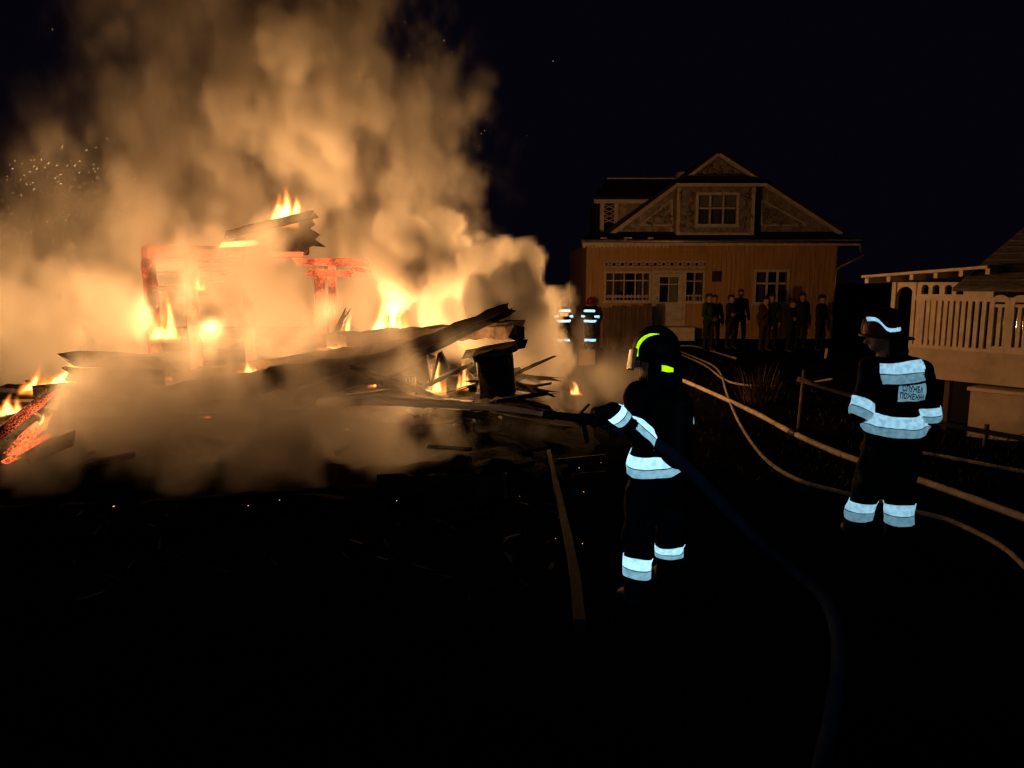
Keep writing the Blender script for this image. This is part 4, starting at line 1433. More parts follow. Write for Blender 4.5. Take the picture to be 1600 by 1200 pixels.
# the heap itself: a low mound of char and a litter of broken laths
def build_heap():
    rng = np.random.default_rng(5)
    xs = np.arange(-8.6, 1.6, 0.1)
    ys = np.arange(7.0, 14.6, 0.1)
    n1 = value_noise((len(xs), len(ys), 2), (len(xs) // 8, len(ys) // 8, 2), rng)[:, :, 0]
    n2 = value_noise((len(xs), len(ys), 2), (len(xs) // 2, len(ys) // 2, 2), rng)[:, :, 0]
    vs = []
    for i, x in enumerate(xs):
        for j, y in enumerate(ys):
            e = sst((x + 8.6) / 0.8) * sst((1.5 - x) / 1.6) * sst((y - 7.0) / 0.9) * sst((14.5 - y) / 0.8)
            hh = 0.12 + 0.33 * sst((y - 8.4) / 1.6)
            z = e * (hh + 0.12 * n1[i, j] + 0.05 * n2[i, j]) - 0.05
            vs.append((x, y, z))
    ny = len(ys)
    fs = [(i * ny + j, (i + 1) * ny + j, (i + 1) * ny + j + 1, i * ny + j + 1) for i in range(len(xs) - 1) for j in range(ny - 1)]
    me = bpy.data.meshes.new('rubble_heap')
    me.from_pydata(vs, [], fs)
    me.polygons.foreach_set('use_smooth', np.ones(len(me.polygons), bool))
    o = link('rubble_heap', me, mat_noise('soot_and_ash', (0.0015, 0.0013, 0.0012), (0.009, 0.0075, 0.0065), rough=0.95, scale=5, bump=0.03, bscale=20, spec=0.03))
    tag(o, 'black heap of char and ash under the fallen beams', 'rubble', kind='stuff')
    rr = random.Random(12)
    m, mc = MB(), MB()
    for k in range(120):
        x, y = rr.uniform(-7.6, 0.9), rr.uniform(7.5, 13.5)
        z = (0.12 + 0.33 * sst((y - 8.4) / 1.6)) * sst((1.5 - x) / 1.6) + rr.uniform(-0.05, 0.12)
        a = rr.uniform(0, 6.28)
        d = Vector((math.cos(a), math.sin(a), rr.uniform(-0.2, 0.25))) * rr.uniform(0.1, 0.4)
        c = Vector((x, y, z))
        (mc if (rr.random() < 0.14 and y > 9.2 and x < -1.2) else m).bar(c - d, c + d, rr.uniform(.03, .1), rr.uniform(.02, .07), up=(rr.uniform(-.5, .5), rr.uniform(-.5, .5), 1))
    for k in range(60):
        c = Vector((rr.uniform(-2.6, 0.35), rr.uniform(9.3, 11.2), rr.uniform(0.25, 0.85)))
        a = rr.uniform(-0.7, 0.7) + (3.14 if rr.random() < 0.5 else 0)
        d = Vector((math.cos(a), 0.6 * math.sin(a), rr.uniform(-0.45, 0.45))) * rr.uniform(0.12, 0.5)
        tm = timber_mesh(c - d, c + d, rr.uniform(.03, .09), rr.uniform(.03, .08), 500 + k, seg=0.12, jag=0.25)
        m.add(tm.v, tm.f)
    o = m.build('lath_litter', M_CHAR)
    tag(o, 'litter of broken charred laths over the heap', 'rubble', kind='stuff')
    o = mc.build('ember_litter', M_COAL)
    tag(o, 'glowing broken laths scattered in the heap', 'embers', kind='stuff')


build_heap()

# dark low boards that edge the burnt floor towards the yard
EDGE = [((-60, 790, 6.75), (132, 788, 6.75), .20), ((128, 792, 6.8), (300, 778, 6.85), .18), ((290, 778, 6.9), (470, 764, 6.9), .16), ((455, 768, 6.85), (530, 778, 6.8), .14)]
for i, (a, b, h) in enumerate(EDGE):
    pa, pb = P(*a), P(*b)
    lab = ['charred edge board running out of the picture at the left', 'charred edge board below the glowing boards', 'middle charred edge board of the burnt floor', 'short tilted end of the charred edging'][i]
    m = timber_mesh(Vector((pa.x, pa.y, pa.z - h / 2)), Vector((pb.x, pb.y, pb.z - h / 2)), 0.12, h, 70 + i, jag=0.12)
    tag(m.build('edge_board', M_CHAR), lab, 'board', 'edging of the burnt floor')
pa, pb = P(590, 744, 7.0), P(792, 741, 7.0)
sh = roughen(MB().box(pa.x, pb.x, 7.0, 7.06, -0.05, pa.z).build('burnt_panel', M_CHAR), 9, 0.012)
tag(sh, 'low flat burnt panel standing on edge before the smoke', 'panel')
pp = P(790, 742, 6.9)
po = MB().bar((pp.x, 6.93, -0.02), (pp.x - 0.005, 6.93, pp.z + 0.01), 0.03, 0.03, up=(0, 1, 0)).build('stake', M_ASHWOOD)
tag(po, 'thin upright stake at the end of the burnt panel', 'stake')

# long plank edging the path towards the camera
pts = [G(852, 690), G(868, 760), G(886, 840), G(899, 910), G(906, 985)]
m = MB()
for i in range(len(pts) - 1):
    t0, t1 = pts[i], pts[i + 1]
    m.bar(t0 + Vector((0, 0, .03)), t1 + Vector((0, 0, .03)), 0.045 + 0.008 * i, 0.08)
tag(m.build('path_edging', mat_noise('worn_edging', (0.0008, 0.0006, 0.0005), (0.007, 0.004, 0.0022), rough=0.8, scale=3, bump=0.01)), 'worn wooden edging strip leading from the heap towards the viewer', 'edging')

# small glints of hot ash on the dark ground
M_SPARK = mat_plain('spark', (0.02, 0.01, 0.005), 0.9)
M_SPARK.node_tree.nodes['Principled BSDF'].inputs['Emission Color'].default_value = (1.0, 0.55, 0.2, 1)
M_SPARK.node_tree.nodes['Principled BSDF'].inputs['Emission Strength'].default_value = 2.4


def shard(m, c, v, w):
    c, v = Vector(c), Vector(v)
    s = v.cross(Vector((0.3, 0.9, 0.2))).normalized() * w
    t = v.cross(s).normalized() * w
    m.add([c - v, c + s, c + t, c - s, c - t, c + v], [(0, 1, 2), (0, 2, 3), (0, 3, 4), (0, 4, 1), (5, 2, 1), (5, 3, 2), (5, 4, 3), (5, 1, 4)])


def build_sparks():
    rr = random.Random(21)
    m = MB()

    def cloud(n, cx, cy, sx, sy, Y0, Y1, size, dirx, dirz):
        for _ in range(n):
            px, py = rr.gauss(cx, sx), rr.gauss(cy, sy)
            Y = rr.uniform(Y0, Y1)
            c = P(px, py, Y)
            if c.z < 0.3:
                continue
            L = size * rr.uniform(0.3, 1.5)
            v = Vector((dirx + rr.gauss(0, .5), rr.gauss(0, .3), dirz + rr.gauss(0, .5))).normalized() * L
            shard(m, c, v, max(0.0018, L * 0.12))
    cloud(90, 60, 320, 60, 50, 9.4, 10.8, 0.013, 0.7, 0.5)
    cloud(60, 110, 270, 50, 18, 9.4, 10.8, 0.016, 0.7, 0.6)
    cloud(60, 300, 200, 110, 80, 9.6, 11.0, 0.014, 0.2, 0.9)
    cloud(60, 640, 160, 90, 90, 9.4, 10.8, 0.012, 0.2, 0.9)
    cloud(26, 250, 340, 60, 40, 9.8, 11.0, 0.013, 0.3, 0.9)
    o = m.build('sparks', M_SPARK)
    tag(o, 'sparks drifting up through the smoke', 'sparks', kind='stuff')
    m = MB()
    for (px, py) in ((178, 796), (388, 795), (595, 762), (605, 764), (640, 765), (652, 749), (620, 787), (665, 764), (727, 763), (762, 769), (812, 780), (830, 737), (905, 735), (939, 727), (868, 847), (910, 855), (912, 773), (437, 786), (540, 671), (524, 672)):
        c = G(px, py) if py > 700 else P(px, py, 8.0)
        z = 0.03 if py > 700 else 0
        for k in range(1 if py > 700 else 5):
            shard(m, c + Vector((rr.uniform(-.02, .02) * k, 0, z)), (rr.uniform(-.012, .012) + 0.004, 0.0, rr.uniform(0, .006)), 0.003)
    o = m.build('ash_glints', M_SPARK)
    tag(o, 'tiny glowing cinders lying on the dark ground', 'cinders', kind='stuff')


build_sparks()

# pale scraps of ash and splinters on the dark foreground
_rr = random.Random(33)
_m = MB()
for _ in range(70):
    _px, _py = _rr.uniform(100, 900), 790 + 150 * _rr.random() ** 2
    _g = G(_px, _py)
    _a = _rr.uniform(0, 3.14)
    _v = Vector((math.cos(_a), math.sin(_a), _rr.uniform(-.1, .2))) * _rr.uniform(.02, .10)
    _m.bar(_g + Vector((0, 0, .012)) - _v, _g + Vector((0, 0, .02)) + _v, _rr.uniform(.006, .03), _rr.uniform(.004, .012))
tag(_m.build('ash_scraps', mat_noise('pale_ash', (0.003, 0.003, 0.003), (0.016, 0.014, 0.013), 0.9, 6)), 'scraps of ash and splinters on the dark foreground', 'scraps', kind='stuff')
# ------------------------------------------------------------------ people
def mat_retro(name, col, rough=0.30):
    """glass bead tape: sends light back towards where it came from, grey cloth by any other light"""
    m, n, l, b, out = new_mat(name)
    n.remove(b)
    ge = n.new('ShaderNodeNewGeometry')
    gl = n.new('ShaderNodeBsdfGlossy')
    gl.inputs['Roughness'].default_value = rough
    l.new(ge.outputs['Incoming'], gl.inputs['Normal'])
    df = n.new('ShaderNodeBsdfDiffuse')
    df.inputs['Color'].default_value = (col[0] * 0.3, col[1] * 0.3, col[2] * 0.3, 1)
    tc = n.new('ShaderNodeTexCoord')
    t = n.new('ShaderNodeTexNoise')
    t.inputs['Scale'].default_value = 26
    t.inputs['Detail'].default_value = 4
    l.new(tc.outputs['Object'], t.inputs['Vector'])
    r = n.new('ShaderNodeValToRGB')
    r.color_ramp.elements[0].position = 0.32
    r.color_ramp.elements[0].color = (col[0] * 0.6, col[1] * 0.66, col[2] * 0.72, 1)
    r.color_ramp.elements[1].position = 0.6
    r.color_ramp.elements[1].color = (*col, 1)
    l.new(t.outputs['Fac'], r.inputs[0])
    l.new(r.outputs[0], gl.inputs['Color'])
    mx = n.new('ShaderNodeMixShader')
    mx.inputs[0].default_value = 0.85
    l.new(df.outputs[0], mx.inputs[1])
    l.new(gl.outputs[0], mx.inputs[2])
    l.new(mx.outputs[0], out.inputs['Surface'])
    return m


M_TAPE = mat_retro('silver_tape', (0.86, 0.95, 0.95))
M_TAPE_FAR = mat_retro('silver_tape_far_lit', (0.55, 0.85, 1.0), 0.13)  # bluer, sharper copy of the silver tape: torch brightness at distance put in
M_TAPE2 = mat_retro('dull_tape', (0.34, 0.40, 0.40))
M_FLUO = mat_retro('yellow_green_tape', (0.80, 0.95, 0.0))
M_SUIT = mat_noise('navy_turnout_cloth', (0.004, 0.005, 0.009), (0.009, 0.011, 0.018), rough=0.9, scale=8, bump=0.004, spec=0.1)
M_GLOVE = mat_plain('dark_glove', (0.010, 0.009, 0.009), 0.8)
M_BOOT = mat_plain('black_boot', (0.006, 0.006, 0.006), 0.55)
M_SKIN = mat_noise('skin', (0.24, 0.13, 0.085), (0.33, 0.19, 0.13), rough=0.6, scale=12)
M_HAIR = mat_plain('dark_hair', (0.015, 0.010, 0.007), 0.7)
M_BLACK = mat_plain('black_plastic', (0.006, 0.006, 0.007), 0.6, spec=0.15)
M_RED = mat_plain('red_helmet_shell', (0.22, 0.014, 0.010), 0.45, spec=0.4)
M_MAROON = mat_plain('dark_helmet_shell', (0.07, 0.008, 0.009), 0.5, spec=0.3)
M_VISOR = mat_plain('amber_visor', (0.32, 0.20, 0.13), 0.25, spec=0.6)


class Body:
    """a continuous figure grown from tapered limbs by a smooth union"""

    def __init__(self):
        self.p = []

    def limb(self, a, b, ra, rb, mat=0, tag_=None):
        self.p.append((np.array(a, float), np.array(b, float), ra, rb, mat, tag_))

    def mesh(self, name, h, k=0.03, folds=0.006, seed=0):
        pts = np.array([q for a, b, *_ in self.p for q in (a, b)])
        rmax = max(max(q[2], q[3]) for q in self.p) + 0.04
        lo = pts.min(0) - rmax
        hi = pts.max(0) + rmax
        ax = [np.arange(lo[i], hi[i], h) for i in range(3)]
        shp = tuple(len(a) for a in ax)
        d = np.full(shp, 9.0)
        best = np.full(shp, 9.0)
        who = np.zeros(shp, np.int16)
        for i, (a, b, ra, rb, mt, tg) in enumerate(self.p):
            mn = np.minimum(a, b) - max(ra, rb) - 0.09
            mx = np.maximum(a, b) + max(ra, rb) + 0.09
            s = tuple(slice(max(0, int((mn[j] - lo[j]) / h)), min(shp[j], int((mx[j] - lo[j]) / h) + 2)) for j in range(3))
            X, Y, Z = np.meshgrid(ax[0][s[0]], ax[1][s[1]], ax[2][s[2]], indexing='ij')
            dd = capsule_d(X, Y, Z, a, b, ra, rb)
            kk = min(k, max(ra, rb) * 0.6)
            o = d[s]
            q = np.clip(0.5 + 0.5 * (o - dd) / kk, 0, 1)
            d[s] = o * (1 - q) + dd * q - kk * q * (1 - q)
            m = dd < best[s]
            best[s] = np.where(m, dd, best[s])
            w = who[s]
            w[m] = i
            who[s] = w
        if folds:
            rng = np.random.default_rng(seed)
            d += folds * value_noise(shp, [max(2, int(n * h / 0.10)) for n in shp], rng) + folds * 0.6 * value_noise(shp, [max(2, int(n * h / 0.05)) for n in shp], rng)
        v, q = surface_nets(d, lo, h)
        ii = np.clip(((v - lo) / h).round().astype(int), 0, np.array(shp) - 1)
        vw = who[ii[:, 0], ii[:, 1], ii[:, 2]]
        mats = np.array([z[4] for z in self.p])
        self.v, self.q, self.vw = v, q, vw
        return mesh_np(name, v, q, True, mats[vw[q[:, 0]]])

    def band(self, tags, c, n, w, off=0.006, clips=(), near=0):
        """strip of the figure's surface between two parallel planes, lifted off as a thin tape"""
        c, n = Vector(c), Vector(n).normalized()
        ids = [i for i, z in enumerate(self.p) if z[5] in tags]
        dist = (self.v - np.array(c)) @ np.array(n)
        ok = np.isin(self.vw, ids) & (np.abs(dist) < w / 2 + 0.03)
        if near:
            ok &= ((self.v - np.array(c)) ** 2).sum(1) < near * near
        fq = self.q[ok[self.q].any(1)]
        if not len(fq):
            return None
        used, inv = np.unique(fq, return_inverse=True)
        inv = inv.reshape(fq.shape)
        bm = bmesh.new()
        vs = [bm.verts.new(p) for p in self.v[used]]
        for f in inv:
            try:
                bm.faces.new([vs[i] for i in f])
            except ValueError:
                pass
        for (pc, pn) in [(c + n * (w / 2), n), (c - n * (w / 2), -n)] + [(Vector(a), Vector(b)) for a, b in clips]:
            bmesh.ops.bisect_plane(bm, geom=list(bm.verts) + list(bm.edges) + list(bm.faces), plane_co=pc, plane_no=pn, clear_outer=True)
        if not bm.faces:
            bm.free()
            return None
        bm.normal_update()
        for v in bm.verts:
            v.co += v.normal * off
        me = bpy.data.meshes.new('reflective_band')
        bm.to_mesh(me)
        bm.free()
        me.polygons.foreach_set('use_smooth', np.ones(len(me.polygons), bool))
        return me


def add_hand(B, wrist, d, side, palm_n, r=1.0, curl=0.6, mat=1, size=1.0):
    """palm, four bent fingers of unequal length and a thumb from the palm's side"""
    wrist, d = Vector(wrist), Vector(d).normalized()
    pn = Vector(palm_n)
    pn = (pn - d * pn.dot(d)).normalized()
    s = d.cross(pn).normalized() * side
    L = 0.095 * size
    for k in (-0.022, 0.0, 0.022):
        B.limb(wrist, wrist + d * L + s * k * size, 0.026 * size * r, 0.021 * size * r, mat, 'hand')
    for i, (o, ln) in enumerate(((-0.033, 0.075), (-0.011, 0.088), (0.012, 0.083), (0.034, 0.062))):
        k0 = wrist + d * L + s * o * size
        d1 = (d * math.cos(curl) + pn * math.sin(curl)).normalized()
        d2 = (d * math.cos(curl * 2.3) + pn * math.sin(curl * 2.3)).normalized()
        k1 = k0 + d1 * ln * 0.55 * size
        B.limb(k0, k1, 0.0125 * r, 0.0115 * r, mat, 'hand')
        B.limb(k1, k1 + d2 * ln * 0.5 * size, 0.0115 * r, 0.0095 * r, mat, 'hand')
    t0 = wrist + d * 0.03 * size - s * 0.032 * size
    t1 = t0 + (d * 0.6 - s * 0.7 + pn * 0.45).normalized() * 0.045 * size
    B.limb(t0, t1, 0.015 * r, 0.013 * r, mat, 'hand')
    B.limb(t1, t1 + (d * 0.8 + pn * 0.55).normalized() * 0.035 * size, 0.013 * r, 0.010 * r, mat, 'hand')


def add_head(B, c, face, mat=2, up=(0, 0, 1)):
    c, f = Vector(c), Vector(face).normalized()
    u = Vector(up)
    s = f.cross(u).normalized()
    B.limb(c + u * 0.035 - f * 0.015, c + u * 0.03 + f * 0.012, 0.083, 0.08, mat, 'head')
    B.limb(c - u * 0.02 + f * 0.02, c - u * 0.065 + f * 0.045, 0.07, 0.042, mat, 'head')          # jaw
    B.limb(c + u * 0.015 + f * 0.088, c - u * 0.025 + f * 0.105, 0.010, 0.016, mat, 'head')       # nose
    B.limb(c - u * 0.058 + f * 0.074 - s * 0.018, c - u * 0.058 + f * 0.074 + s * 0.018, 0.011, 0.011, mat, 'head')  # mouth
    B.limb(c + u * 0.035 + f * 0.078 - s * 0.04, c + u * 0.035 + f * 0.078 + s * 0.04, 0.013, 0.013, mat, 'head')    # brow
    for e in (-1, 1):
        B.limb(c + s * e * 0.08 + u * 0.012, c + s * e * 0.084 - u * 0.022, 0.016, 0.012, mat, 'head')             # ears


def helmet_mesh(name, c, f, u, kind, h=0.007, sc=1.0):
    """fire helmet shell in the figure's own place: dome, crest, brim"""
    c, f, u = Vector(c), Vector(f).normalized(), Vector(u).normalized()
    s = f.cross(u).normalized()
    u = s.cross(f).normalized()
    M = np.array([list(s), list(f), list(u)]).T
    R = 0.24 * sc
    ax = [np.arange(c[i] - R, c[i] + R, h) for i in range(3)]
    X, Y, Z = np.meshgrid(*ax, indexing='ij')
    p = np.stack([X - c[0], Y - c[1], Z - c[2]], -1) @ M / sc
    x, y, z = p[..., 0], p[..., 1], p[..., 2]
    dome = np.sqrt((x / 0.132) ** 2 + (y / 0.162) ** 2 + (z / 0.150) ** 2) - 1
    dome = dome * 0.135
    cut = -(z + 0.075 + 0.28 * np.clip(-y, -0.2, 0.2))
    shell = np.maximum(dome, cut)
    brim = np.maximum(np.sqrt((x / 0.158) ** 2 + ((y + 0.008) / 0.195) ** 2) - 1, 0) * 0.15 + 0
    brim = np.maximum((np.sqrt((x / 0.158) ** 2 + (y / 0.19) ** 2) - 1) * 0.16, np.abs(z + 0.062 + 0.28 * np.clip(-y, -0.2, 0.2) * 0.9) - 0.010)
    crest = np.maximum(np.abs(x) - 0.016, (np.sqrt((y / 0.168) ** 2 + (z / 0.166) ** 2) - 1) * 0.16)
    crest = np.maximum(crest, -z)
    d = np.minimum(np.minimum(shell, crest), brim)
    v, q = surface_nets(d * sc, [a[0] for a in ax], h)
    return mesh_np(name, v, q), (M, ax, p, dome, d)


def helmet_mark(name, info, cond, h, sc=1.0, lift=0.006):
    M, ax, p, dome, d = info
    f = np.maximum(np.abs(dome * sc - lift + 0.004) - 0.006, cond(p[..., 0], p[..., 1], p[..., 2]))
    v, q = surface_nets(f, [a[0] for a in ax], h)
    return mesh_np(name, v, q) if len(q) else None


def firefighter(label, base, J, head, face, hup, h=0.012, bulk=1.0, hands=None, helmet=M_BLACK, group=None, seed=0):
    """J: joints in world coordinates; returns (empty, Body)"""
    e = empty('person', base)
    tag(e, label, 'person', group)
    B = Body()
    g = bulk
    V = {k: Vector(v) for k, v in J.items()}
    for s in 'lr':
        B.limb(V['hip' + s], V['knee' + s], .115 * g, .098 * g, 0, 'thigh' + s)
        B.limb(V['knee' + s], V['ankle' + s], .096 * g, .092 * g, 0, 'calf' + s)
        B.limb(V['ankle' + s] + Vector((0, 0, -.01)), V['ankle' + s] + Vector((0, 0, -.05)), .068 * g, .062 * g, 3, 'boot' + s)
        B.limb(V['ankle' + s] + Vector((0, 0, -.05)), V['toe' + s], .055, .045, 3, 'boot' + s)
        B.limb(V['sh' + s], V['el' + s], .082 * g, .070 * g, 0, 'upper' + s)
        B.limb(V['el' + s], V['wr' + s], .070 * g, .056 * g, 0, 'fore' + s)
    ax = (V['shl'] - V['shr']).normalized()
    B.limb(V['pelvis'] - ax * .07, V['pelvis'] + ax * .07, .135 * g, .135 * g, 0, 'torso')
    B.limb(V['waist'] - ax * .07, V['waist'] + ax * .07, .145 * g, .145 * g, 0, 'torso')
    B.limb(V['pelvis'], V['chest'], .15 * g, .16 * g, 0, 'torso')
    B.limb(V['chest'] - ax * .09, V['chest'] + ax * .09, .135 * g, .135 * g, 0, 'torso')
    B.limb(V['shl'] * .85 + V['shr'] * .15, V['shr'] * .85 + V['shl'] * .15, .095 * g, .095 * g, 0, 'torso')
    B.limb(V['chest'], V['neck'], .13 * g, .085, 0, 'torso')
    B.limb(V['neck'], head, .075, .07, 2, 'neck')
    add_head(B, head, face, 2, hup)
    for s in 'lr':
        d, pn = hands[s]
        add_hand(B, V['wr' + s], d, -1 if s == 'l' else 1, pn, r=1.35, curl=0.75, mat=1, size=1.1)
    me = B.mesh('body', h, k=0.045, folds=0.014, seed=seed)
    link('body', me, [M_SUIT, M_GLOVE, M_SKIN, M_BOOT], e)
    return e, B


def tape(e, B, tags, c, n, w, mat, **k):
    me = B.band(tags, c, n, w, **k)
    if me is not None:
        link('reflective_band', me, mat, e)


def double_tape(e, B, tags, c, n, w1, w2, gap=0.006, **k):
    """bright silver tape above, dull one below (n points up)"""
    c, n = Vector(c), Vector(n).normalized()
    tape(e, B, tags, c + n * (gap / 2 + w1 / 2), n, w1, M_TAPE, **k)
    tape(e, B, tags, c - n * (gap / 2 + w2 / 2), n, w2, M_TAPE2, **k)


def W(px, z, Y):
    """world point at picture column px, height z, distance Y"""
    t = 1.0
    py = 600
    for _ in range(3):
        q = P(px, py, Y)
        # move py until the height fits
        lo_, hi_ = -400, 1600
        for _ in range(30):
            mid = (lo_ + hi_) / 2
            if P(px, mid, Y).z > z:
                lo_ = mid
            else:
                hi_ = mid
        py = (lo_ + hi_) / 2
    q = P(px, py, Y)
    return Vector((q.x, Y, z))


# -- the firefighter with the nozzle, seen from behind
YN = 4.6
near_J = dict(
    hipl=P(1003, 770, 4.52), hipr=P(1043, 770, 4.68), kneel=P(997, 838, 4.48), kneer=P(1047, 836, 4.72),
    anklel=W(995, .13, 4.46), ankler=W(1047, .13, 4.80), toel=W(972, .05, 4.60), toer=W(1026, .05, 4.96),
    pelvis=P(1026, 752, 4.6), waist=P(1027, 726, 4.6), chest=P(1022, 650, 4.6), neck=P(1022, 596, 4.6),
    shl=P(991, 618, 4.5), shr=P(1055, 616, 4.62), ell=P(1006, 688, 4.34), elr=P(1066, 680, 4.66),
    wrl=P(958, 640, 4.28), wrr=P(975, 668, 4.86))
n_face = Vector((-0.80, 0.58, -0.12))
nhead = P(1020, 562, 4.6)
e_near, B_near = firefighter('firefighter with yellow marked black helmet aiming a water jet at the fire', (P(1022, 750, YN).x, YN, 0), near_J, nhead, n_face, (0, 0, 1), h=0.011, bulk=0.93,
                             hands={'l': (P(920, 648, 4.24) - near_J['wrl'], (0, 0, -1)), 'r': (P(925, 660, 4.6) - near_J['wrr'], (0, 0, -1))}, seed=1)
NZ0, NZ1 = P(848, 647, 4.12), P(920, 655, 4.24)
# tapes
fore_n = (near_J['ell'] - near_J['wrl']).normalized()
double_tape(e_near, B_near, ('forel',), near_J['wrl'].lerp(near_J['ell'], 0.22), -fore_n, 0.045, 0.036)
up_n = (near_J['shl'] - near_J['ell']).normalized()
double_tape(e_near, B_near, ('upperl', 'forel'), near_J['ell'] + up_n * 0.035 + Vector((0.01, 0, 0.0)), (up_n + Vector((0.9, 0.0, 0.1))).normalized(), 0.045, 0.038, near=0.125)
upr = (near_J['shr'] - near_J['elr']).normalized()
double_tape(e_near, B_near, ('upperr',), near_J['shr'].lerp(near_J['elr'], 0.52), upr, 0.075, 0.055)
zc = P(1000, 641, 4.6).z
double_tape(e_near, B_near, ('torso',), (near_J['chest'].x, YN, zc), (0, 0, 1), 0.07, 0.055, clips=[((P(1003, 640, 4.5).x, 0, 0), (1, 0, 0))])
double_tape(e_near, B_near, ('torso', 'thighl', 'thighr'), P(1028, 733, 4.45), (-0.10, -0.22, 1.0), 0.066, 0.054)
double_tape(e_near, B_near, ('calfl',), near_J['anklel'] + Vector((0, 0, .155)), (0.12, 0.1, 1), 0.072, 0.05)
double_tape(e_near, B_near, ('calfr',), near_J['ankler'] + Vector((0, 0, .155)), (-0.05, 0.05, 1), 0.055, 0.03)
# helmet
hc = nhead + Vector((0.02, -0.005, 0.06))
me, inf = helmet_mesh('helmet', hc, n_face, Vector((0.05, 0, 1)), 0, h=0.007, sc=0.95)
hel = link('helmet', me, M_BLACK, e_near)
mk = helmet_mark('helmet_mark', inf, lambda x, y, z: np.maximum(np.sqrt((y + 0.02) ** 2 + (z - 0.0) ** 2) - 0.115, -(np.sqrt((y + 0.055) ** 2 + (z + 0.03) ** 2) - 0.133)) + 1.0 * (x > 0.02), 0.007, 0.95)
if mk:
    link('helmet_mark', mk, M_FLUO, hel)
# neck flap with a second mark
fb_ = Body()
bk = -Vector((n_face.x, n_face.y, 0)).normalized()
sd_ = Vector((n_face.y, -n_face.x, 0)).normalized()
for k in range(-4, 5):
    a = k * 0.33
    dirv = bk * math.cos(a) + sd_ * math.sin(a)
    fb_.limb(hc + dirv * 0.135 + Vector((0, 0, -0.02)), hc + dirv * 0.14 + Vector((0, 0, -0.20)), 0.022, 0.026, 0, 'flap')
link('neck_flap', fb_.mesh('neck_flap', 0.012, k=0.03, folds=0.004, seed=3), M_SUIT, e_near)
fm = fb_.band(('flap',), P(1038, 575, 4.45), (0.15, -0.2, 1), 0.035, off=0.006, clips=[((P(1030, 575, 4.5).x, 0, 0), (-1, 0, 0)), ((P(1049, 575, 4.5).x, 0, 0), (1, 0, 0)), (P(1030, 567, 4.5), (0.35, 0, 1))])
if fm:
    link('flap_mark', fm, M_FLUO, e_near)
# visor edge catching the fire
vis = Body()
vs_ = n_face.cross(Vector((0, 0, 1))).normalized()
for k in range(-10, 11):
    a = k * 0.11
    dv = n_face.normalized() * math.cos(a) + vs_ * math.sin(a)
    vis.limb(hc + dv * 0.158 + Vector((0, 0, 0.02)), hc + dv * 0.178 + Vector((0, 0, -0.10)), 0.012, 0.010, 0, 'visor')
link('visor', vis.mesh('visor', 0.008, k=0.02, folds=0, seed=1), M_VISOR, e_near)
# air cylinder on the back
ab = Body()
bdir = -Vector((-0.57, 0.82, 0))
bc = near_J['chest'] + bdir * 0.20
ab.limb(bc + Vector((0.01, 0, 0.10)), bc + Vector((0.01, 0, -0.22)), .085, .085, 0, 'cyl')
ab.limb(bc + Vector((0.01, 0, 0.16)), bc + Vector((0.01, 0, 0.20)), .03, .03, 0, 'cyl')
ab.limb(bc - bdir * 0.07 + Vector((-.05, 0, .12)), bc - bdir * 0.07 + Vector((.05, 0, .12)), .06, .06, 0, 'plate')
ab.limb(bc - bdir * 0.07 + Vector((0, 0, .1)), bc - bdir * 0.07 + Vector((0, 0, -.2)), .09, .08, 0, 'plate')
link('air_cylinder', ab.mesh('air_cylinder', 0.014, k=0.03, folds=0, seed=1), M_BLACK, e_near)

# nozzle and jet
noz = empty('hose_nozzle', NZ0)
tag(noz, 'black hose nozzle in the hands of the firefighter with the yellow marked helmet', 'nozzle')
dn = (NZ0 - NZ1).normalized()
MB().tube([NZ1 - dn * .10, NZ1, NZ1 + dn * 0.06, NZ1 + dn * .07, NZ0 - dn * .08, NZ0 - dn * .07, NZ0], [.034, .034, .034, .026, .022, .028, .024], 12).build('barrel', M_BLACK, noz, smooth=True)
MB().bar(NZ1 + dn * .04 + Vector((0, 0, -.01)), NZ1 + dn * .01 + Vector((0, 0, -.14)), .03, .04, up=(0, 1, 0)).build('grip', M_BLACK, noz, bevel=.005)
MB().bar(NZ1 + dn * .07 + Vector((0, 0, .02)), NZ1 + dn * .0 + Vector((0, 0, .09)), .012, .03, up=(0, 1, 0)).build('lever', M_BLACK, noz)

mj, n, l, b, out = new_mat('water_spray')
n.remove(b)
tr = n.new('ShaderNodeBsdfTransparent')
df = n.new('ShaderNodeBsdfTranslucent')
df.inputs[0].default_value = (0.85, 0.85, 0.85, 1)
d2 = n.new('ShaderNodeBsdfDiffuse')
d2.inputs[0].default_value = (0.85, 0.85, 0.85, 1)
ad = n.new('ShaderNodeMixShader')
ad.inputs[0].default_value = 0.3
l.new(df.outputs[0], ad.inputs[1])
l.new(d2.outputs[0], ad.inputs[2])
mx = n.new('ShaderNodeMixShader')
tc = n.new('ShaderNodeTexCoord')
mp = n.new('ShaderNodeMapping')
mp.inputs['Scale'].default_value = (0.5, 0.5, 30)
l.new(tc.outputs['Object'], mp.inputs['Vector'])
t = n.new('ShaderNodeTexNoise')
t.inputs['Scale'].default_value = 2.0
t.inputs['Detail'].default_value = 6
l.new(mp.outputs[0], t.inputs['Vector'])
mr = n.new('ShaderNodeMapRange')
mr.inputs['From Min'].default_value = 0.35
mr.inputs['From Max'].default_value = 0.75
mr.inputs['To Min'].default_value = 0.55
mr.inputs['To Max'].default_value = 0.7
l.new(t.outputs['Fac'], mr.inputs[0])
l.new(mr.outputs[0], mx.inputs[0])
l.new(tr.outputs[0], mx.inputs[1])
l.new(ad.outputs[0], mx.inputs[2])
l.new(mx.outputs[0], out.inputs['Surface'])
